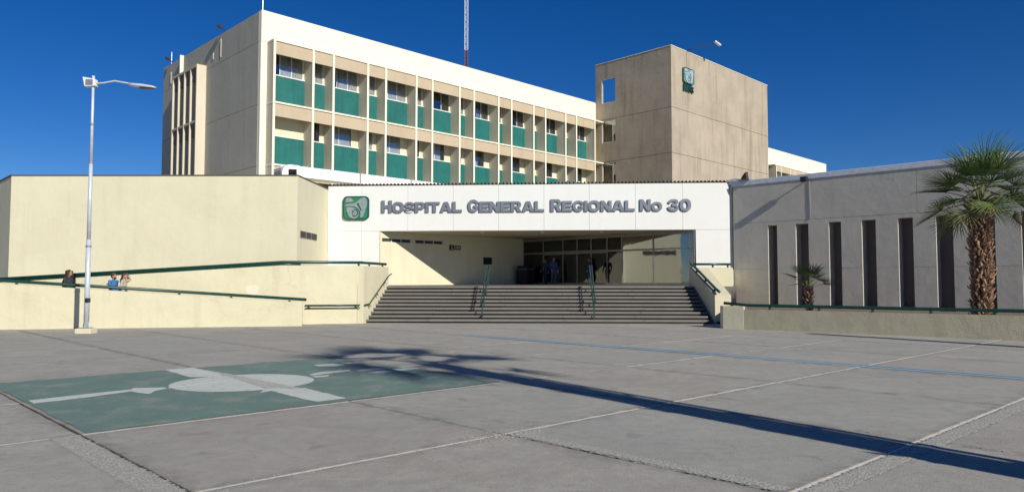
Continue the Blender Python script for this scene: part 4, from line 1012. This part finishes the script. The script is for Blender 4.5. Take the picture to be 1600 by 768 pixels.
# ------------------------------------------------------------------ palms
def frond_mesh(seed, stalk=1.1, blade=1.25, n=30, width=.055, droop=.35, leaf=LEAF1):
    rnd = random.Random(seed); m = MB()
    # petiole from origin along +x, bending down
    pts = []; x = z = 0; a = .12
    for k in range(7):
        pts.append((x, 0, z)); st_ = stalk / 6; x += st_ * math.cos(a); z += st_ * math.sin(a); a -= .09
    m.tube(pts, [.035, .026, .022, .02, .018, .016, .012], 5, 0)
    hx, hz, ha = pts[-1][0], pts[-1][2], a
    for k in range(n):
        f = (k / (n - 1)) * 2 - 1; th = f * 1.95 + rnd.uniform(-.04, .04); L = blade * (1 - .33 * abs(f) ** 1.6) * rnd.uniform(.9, 1.06)
        segs = 5; rows = []; dirx, diry = math.cos(th), math.sin(th); cup = .22 * abs(f)
        px, py, pz = 0., 0., 0.; el = .10 + cup; dr = droop * rnd.uniform(.6, 1.5)
        for s in range(segs + 1):
            t = s / segs; w = width * (.35 + 1.3 * t) if t < .45 else width * .935 * (1 - (t - .45) / .55) ** .8 + .002
            sx, sy = -diry, dirx
            rows.append((px - sx * w / 2, py - sy * w / 2, pz + w * .25)); rows.append((px, py, pz)); rows.append((px + sx * w / 2, py + sy * w / 2, pz + w * .25))
            ce = math.cos(el); px += dirx * ce * L / segs; py += diry * ce * L / segs; pz += math.sin(el) * L / segs
            el -= dr * (t ** 1.5) * .9 + .02
            if t > .7 and rnd.random() < .35: el -= .5
        o = len(m.v); ca, sa = math.cos(ha), math.sin(ha)
        for (X, Y, Z) in rows: m.v.append((hx + X * ca - Z * sa, Y, hz + X * sa + Z * ca))
        for s in range(segs):
            b = o + s * 3
            m.f += [(b, b + 1, b + 4, b + 3), (b + 1, b + 2, b + 5, b + 4)]; m.mi += [1, 1]
    return m.mesh('frond', [STALK, leaf])
FR = [frond_mesh(s, rnd_s, bl, 30, .048, dr, lf) for s, rnd_s, bl, dr, lf in ((1, 1.1, 1.3, .12, LEAF1), (2, 1.0, 1.25, .10, LEAF2), (3, 1.15, 1.35, .2, LEAF1), (4, 1.05, 1.25, .26, LEAF2), (5, .9, 1.2, .3, LEAF1))]
FOLD = [frond_mesh(s, 1.15, 1.1, 24, .05, .9, LEAF3) for s in (11, 12)]
FBIG = [frond_mesh(s, 1.35, 1.6, 30, .075, dr, lf) for s, dr, lf in ((21, .35, LEAF1), (22, .45, LEAF2), (23, .6, LEAF1))]
def palm(loc, trunk_h, r0, r1, label, nfr=38, scale=1.0, boots=260, meshes=FR, spread=(85, -42), seed=1, boot_len=.3, boot_w=.12, group='fan palms', old=4):
    rnd = random.Random(seed); t = thing('fan_palm', label, 'palm tree', loc, 0, group)
    core = []; rs = []
    for k in range(9): f = k / 8; core.append((.04 * math.sin(f * 2.2) * trunk_h / 4, 0, -.05 + f * trunk_h)); rs.append((r0 + (r1 - r0) * f) * (.9 + .06 * math.sin(k * 2.3)))
    MB().tube(core, rs, 16).build('trunk', BOOTD, t, smooth=True)
    def cx(z): f = max(0, min(1, z / trunk_h)); return .04 * math.sin(f * 2.2) * trunk_h / 4
    big = [MB(), MB()]; nb = 0
    for k in range(boots):
        f = (k + .5) / boots; z = f * trunk_h; a = k * 2.39996 + rnd.uniform(-.15, .15); r = (r0 + (r1 - r0) * f) * .86
        L = boot_len * rnd.uniform(.55, 1.25) * (1.1 if f > .85 else 1); wd = boot_w * rnd.uniform(.6, 1.15); out = rnd.uniform(.1, .75) * L * (1 + .5 * (f > .8)); tw = rnd.uniform(-.7, .7)
        ca, sa = math.cos(a), math.sin(a); tx, ty = -sa, ca
        def Pnt(rr, s, zz): return (cx(z) + ca * rr + tx * s, sa * rr + ty * s, zz)
        sk = tw * L
        V = [Pnt(r - .03, -wd / 2, z), Pnt(r - .03, wd / 2, z), Pnt(r + .045, 0, z), Pnt(r + out, -wd * .42 + sk, z + L * .8), Pnt(r + out, wd * .42 + sk, z + L * .86), Pnt(r + out + .04, sk, z + L * .8),
             Pnt(r + out * 1.25, -wd * .15 + sk, z + L * rnd.uniform(.95, 1.15)), Pnt(r + out * 1.2, wd * .25 + sk, z + L * rnd.uniform(.8, 1.1))]
        big[k % 3 == 0].add(V, [(0, 2, 5, 3), (2, 1, 4, 5), (1, 0, 3, 4), (3, 5, 6), (5, 4, 7), (3, 6, 7, 4)])
    big[0].build('leaf_bases', BOOT, t, kind='stuff'); big[1].build('leaf_bases', plain('palm_boot_pale_' + str(seed), (.36, .235, .15), .9, 0, .4, 11, .3), t, kind='stuff')
    for k in range(nfr):
        f = (k + .5) / nfr; el = spread[0] + (spread[1] - spread[0]) * f ** 1.15 + rnd.uniform(-9, 9); az = k * 137.508 + rnd.uniform(-14, 14)
        me = meshes[rnd.randrange(len(meshes))] if f < 1 - old / nfr else FOLD[k % 2]
        o = link('frond', me, t); o.location = (cx(trunk_h) + .1 * math.cos(R(az)), .1 * math.sin(R(az)), trunk_h - .05 + .28 * scale * (1 - f))
        s = scale * rnd.uniform(.86, 1.08)
        o.rotation_euler = Matrix.Rotation(R(az), 3, 'Z').to_4x4().to_3x3().__matmul__(Matrix.Rotation(R(-el), 3, 'Y').__matmul__(Matrix.Rotation(rnd.uniform(-.5, .5), 3, 'X'))).to_euler()
        o.scale = (s, s, s)
    return t
mainp = palm((16.75, 25.4, .40), 4.15, .29, .33, 'large fan palm with shaggy brown trunk in front of the grey slotted wall', 36, .99, 520, FR, (89, -24), 5, .20, .12, old=3)
palm((12.55, 30.1, .40), 1.12, .08, .115, 'small short fan palm growing low before the second slot of the grey wall', 14, .50, 70, [FR[0], FR[2]], (88, 22), 9, .15, .09, old=0)
# dry flower stalk hanging at the right of the crown
ds = MB(); rnd = random.Random(3)
ds.tube([(.2, -.1, 4.1), (.9, -.4, 4.35), (1.35, -.5, 4.0), (1.45, -.5, 3.3)], [.03, .02, .014, .008], 5)
for k in range(60):
    z = 4.0 - rnd.random() * 1.5; x = 1.38 + rnd.uniform(-.14, .14); y = -.5 + rnd.uniform(-.15, .15); ds.tube([(x, y, z), (x + rnd.uniform(-.05, .05), y, z - rnd.uniform(.12, .3))], [.012, .004], 4)
ds.build('flower_stalk', BOOTD, mainp)
palm((7.27, 3.54, 0), 8.3, .37, .30, 'tall fan palm right of the camera throwing its shadow over the plaza', 15, .95, 60, FBIG, (70, -35), 15, .2, .16, old=2)
# tree glimpsed left of the wing
tt_ = thing('broadleaf_tree', 'dark green tree glimpsed past the left end of the cream wing', 'tree', (-37.9, 51.8, 0))
MB().tube([(0, 0, -.1), (.1, 0, 1.5), (0, .2, 3)], [.22, .17, .12], 8).build('trunk', BARK, tt_)
for k in range(5): MB().tube([(0, .1, 2.4), (math.cos(k * 1.3) * .9, math.sin(k * 1.3) * .9, 3.6), (math.cos(k * 1.3) * 1.5, math.sin(k * 1.3) * 1.5, 4.6)], [.1, .06, .02], 6).build('limb', BARK, tt_)
lm = MB(); rnd = random.Random(9); cl = [(rnd.gauss(0, 1.0), rnd.gauss(0, 1.0), 3.9 + rnd.gauss(0, .9), rnd.uniform(.4, .8)) for _ in range(26)]
for k in range(5200):
    c = cl[k % 26]; v = Vector((rnd.gauss(0, 1), rnd.gauss(0, 1), rnd.gauss(0, 1))).normalized() * c[3] * rnd.uniform(.5, 1.05); p = Vector(c[:3]) + v
    a = Vector((rnd.uniform(-1, 1), rnd.uniform(-1, 1), rnd.uniform(-1, 1))).normalized() * .07; b = a.cross(Vector((rnd.uniform(-1, 1), rnd.uniform(-1, 1), rnd.uniform(-1, 1)))).normalized() * .045
    lm.add([p - a, p + b, p + a, p - b], [(0, 1, 2, 3)])
lm.build('crown', TREEL, tt_)

# ------------------------------------------------------------------ people
SKIN = plain('skin', (.36, .20, .13), .55, 0, .08, 8)
def ball(p, r, seg=12):
    if not isinstance(r, (tuple, list)): r = (r, r, r)
    vs = []; fs = []; nr = 8
    for i in range(nr + 1):
        ph = math.pi * i / nr
        for k in range(seg): t = 2 * math.pi * k / seg; vs.append((p[0] + r[0] * math.sin(ph) * math.cos(t), p[1] + r[1] * math.sin(ph) * math.sin(t), p[2] + r[2] * math.cos(ph)))
    for i in range(nr):
        for k in range(seg): fs.append((i * seg + k, (i + 1) * seg + k, (i + 1) * seg + (k + 1) % seg, i * seg + (k + 1) % seg))
    return vs, fs
def blob(name, prims, mat, parent, vox):
    m = MB()
    for q in prims:
        if q[0] == 'b': m.add(*ball(q[1], q[2]))
        else:
            m.tube(q[1], q[2], 12); pts, rs = q[1], q[2]
            for p, r in zip(pts, rs if isinstance(rs, (list, tuple)) else [rs] * len(pts)): m.add(*ball(p, r * .985))
    me = m.mesh(name, mat); o = bpy.data.objects.new(name, me); C.objects.link(o)
    md = o.modifiers.new('r', 'REMESH'); md.mode = 'VOXEL'; md.voxel_size = vox; md.use_smooth_shade = True
    sm = o.modifiers.new('s', 'SMOOTH'); sm.factor = .5; sm.iterations = 3
    bpy.context.view_layer.update(); n = bpy.data.meshes.new_from_object(o.evaluated_get(bpy.context.evaluated_depsgraph_get())); bpy.data.objects.remove(o)
    n.materials.clear(); n.materials.append(mat); n.name = name
    return link(name, n, parent)
def hand(p, d, side):      # palm plus four bent fingers and a thumb; d = pointing direction
    d = Vector(d).normalized(); p = Vector(p); up = Vector((0, 0, 1)); s = d.cross(up)
    s = Vector((0, 1, 0)) if s.length < .2 else s.normalized(); nrm = s.cross(d).normalized(); out = []
    out.append(('t', [p, p + d * .05, p + d * .085], [.022, .03, .026]))
    for k, L in enumerate((.07, .082, .076, .058)):
        b = p + d * .085 + s * (k - 1.5) * .0205; m1 = b + d * L * .5 - nrm * .008; e = b + d * L * .85 - nrm * .03; out.append(('t', [b, m1, e], [.0095, .009, .008]))
    b = p + d * .03 - s * .025 * side; out.append(('t', [b, b - s * .03 * side + d * .025, b - s * .035 * side + d * .055], [.011, .011, .009])); return out
def person(loc, rz, H, shirt, trousers, hairc, label, arms='walk', hair='short', cap=None, bag=False, beard=False):
    t = thing('person', label, 'person', loc, rz); s = H / 1.75      # faces +x
    V = lambda x, y, z: (x * s, y * s, z * s)
    head = V(.03, 0, 1.635)
    legs = [([V(.0, .09, .92), V(.12, .09, .5), V(.02, .09, .08)], 1), ([V(.0, -.09, .92), V(-.02, -.09, .5), V(-.2, -.09, .12)], -1)]
    if arms == 'raise':
        AR_ = [([V(0, .2, 1.42), V(.16, .3, 1.5), V(.12, .14, 1.66)], 1), ([V(0, -.2, 1.42), V(-.04, -.25, 1.13), V(.12, -.23, .95)], -1)]
    elif arms == 'rail':
        AR_ = [([V(0, .2, 1.42), V(.05, .24, 1.14), V(.28, .2, 1.05)], 1), ([V(0, -.2, 1.42), V(.05, -.26, 1.14), V(.28, -.22, 1.05)], -1)]
    else:
        AR_ = [([V(0, .2, 1.42), V(-.08, .25, 1.14), V(.06, .25, .92)], 1), ([V(0, -.2, 1.42), V(.06, -.25, 1.14), V(.22, -.23, .96)], -1)]
    body = [('b', head, (.098 * s, .077 * s, .118 * s)), ('b', V(.055, 0, 1.575), (.062 * s, .055 * s, .06 * s)),          # skull, jaw
            ('t', [V(.125, 0, 1.645), V(.148, 0, 1.612)], [.011 * s, .017 * s]), ('b', V(.125, 0, 1.572), (.014 * s, .026 * s, .008 * s)), ('b', V(.12, 0, 1.555), (.014 * s, .02 * s, .008 * s)),
            ('b', V(.02, .08, 1.625), (.018 * s, .012 * s, .032 * s)), ('b', V(.02, -.08, 1.625), (.018 * s, .012 * s, .032 * s)),
            ('b', V(.1, .033, 1.668), (.02 * s, .02 * s, .008 * s)), ('b', V(.1, -.033, 1.668), (.02 * s, .02 * s, .008 * s)),
            ('t', [V(-.01, 0, 1.43), V(.01, 0, 1.55)], [.06 * s, .052 * s]),
            ('b', V(0, 0, 1.28), (.105 * s, .165 * s, .19 * s)), ('b', V(0, 0, 1.03), (.105 * s, .15 * s, .16 * s)), ('t', [V(0, -.17, 1.41), V(0, .17, 1.41)], .055 * s)]
    for L, sd in legs: body += [('t', L, [.085 * s, .058 * s, .04 * s]), ('t', [L[2], (L[2][0] + .13 * s, L[2][1], L[2][2] - .03 * s)], [.04 * s, .032 * s])]
    for A, sd in AR_:
        body += [('t', A, [.048 * s, .038 * s, .026 * s])]; d = Vector(A[2]) - Vector(A[1]); body += hand(A[2], d, sd)
    blob('body', body, SKIN, t, .0085)
    sh = [('b', V(0, 0, 1.27), (.122 * s, .185 * s, .205 * s)), ('b', V(0, 0, 1.03), (.118 * s, .165 * s, .15 * s)), ('t', [V(0, -.17, 1.40), V(0, .17, 1.40)], .068 * s), ('t', [V(-.01, 0, 1.40), V(0, 0, 1.475)], [.08 * s, .066 * s])]
    for A, sd in AR_:
        a1 = Vector(A[1]); a2 = Vector(A[2]); sh.append(('t', [A[0], A[1], tuple(a1.lerp(a2, .85))], [.064 * s, .054 * s, .042 * s]))
    blob('shirt', sh, plain('shirt_' + label[:12], shirt, .85, 0, .12, 9), t, .014)
    tr = [('b', V(0, 0, .95), (.125 * s, .17 * s, .11 * s))]
    for L, sd in legs: tr.append(('t', L, [.1 * s, .074 * s, .06 * s]))
    blob('trousers', tr, plain('trousers_' + label[:12], trousers, .85, 0, .12, 9), t, .014)
    for L, sd in legs: blob('shoe', [('t', [(L[2][0] - .02 * s, L[2][1], L[2][2] - .03 * s), (L[2][0] + .16 * s, L[2][1], L[2][2] - .045 * s)], [.045 * s, .038 * s])], DARKM, t, .012)
    hm_ = plain('hair_' + label[:12], hairc, .7, 0, .35, 30)
    if hair == 'curly':
        rr = random.Random(2); hp = [('b', V(-.02, 0, 1.68), (.118 * s, .11 * s, .11 * s))]
        for k in range(46):
            a = rr.uniform(.75, 5.5); zz_ = rr.uniform(1.42, 1.76); q = .115 + .035 * (zz_ < 1.6); hp.append(('b', V(-.015 + q * math.cos(a), q * math.sin(a), zz_), rr.uniform(.03, .048) * s))
        blob('hair', hp, hm_, t, .012)
    else:
        blob('hair', [('b', V(.005, 0, 1.68), (.105 * s, .088 * s, .092 * s)), ('b', V(-.04, 0, 1.62), (.07 * s, .08 * s, .08 * s))], hm_, t, .010)
    for y in (.032, -.032): blob('eye', [('b', V(.112, y, 1.648), (.012 * s, .014 * s, .008 * s))], DARKM, t, .004)
    if beard: blob('beard', [('b', V(.085, 0, 1.545), (.058 * s, .058 * s, .05 * s))], hm_, t, .01)
    if cap:
        blob('cap', [('b', V(.0, 0, 1.71), (.112 * s, .095 * s, .075 * s)), ('b', V(-.13, 0, 1.685), (.075 * s, .07 * s, .012 * s))], cap, t, .009)
    if bag:
        blob('backpack', [('b', V(-.2, 0, 1.22), (.1 * s, .15 * s, .22 * s)), ('t', [V(-.14, .12, 1.42), V(.06, .13, 1.44), V(.12, .13, 1.2)], .022 * s), ('t', [V(-.14, -.12, 1.42), V(.06, -.13, 1.44), V(.12, -.13, 1.2)], .022 * s)], DARKM, t, .014)
    return t
def ramp_z(t): return .78 - (t + .9) * .78 / 11.6
def on_ramp(t, off): x, y = pt(P1a, t, off); return (x, y, max(0, ramp_z(t)) )
rz1 = math.atan2(.196, .98)
person(on_ramp(2.05, .55), rz1 - .5, 1.60, (.03, .03, .035), (.03, .035, .05), (.05, .022, .014), 'woman with long curly dark hair in a black top walking down the lower ramp', hair='curly', bag=True)
person(on_ramp(3.62, .50), rz1 - .45, 1.60, (.04, .14, .34), (.05, .05, .06), (.02, .014, .01), 'bearded man in a blue shirt and backwards brown cap on the lower ramp', cap=plain('cap_brown', (.07, .03, .02), .8), beard=True)
person(on_ramp(3.88, .85), rz1, 1.62, (.42, .36, .29), (.12, .10, .08), (.05, .035, .025), 'person in a beige top raising one hand to the head on the lower ramp', arms='raise')
person((*add(add(Q, dR, 4.6), uB, -2.0), LZ), R(-70), 1.7, (.03, .06, .17), (.03, .05, .12), (.02, .015, .01), 'person in dark blue clothes standing near the lobby doors', arms='walk')
person((*add(add(Q, dR, 2.9), uB, -.9), LZ), R(-120), 1.65, (.025, .035, .10), (.02, .02, .04), (.02, .015, .01), 'person in navy clothes in the dark corner left of the lobby doors', arms='walk')
person((*add(add(Q, dR, 6.6), uB, -.9), LZ), R(160), 1.68, (.02, .04, .13), (.02, .03, .07), (.02, .015, .01), 'person in navy clothes walking out of the lobby doors behind the green handrail', arms='walk')

# ------------------------------------------------------------------ names of generated parts fall back on blender suffixes
for o in bpy.data.objects:
    if o.type == 'MESH' and o.data.users == 1: o.data.name = o.name
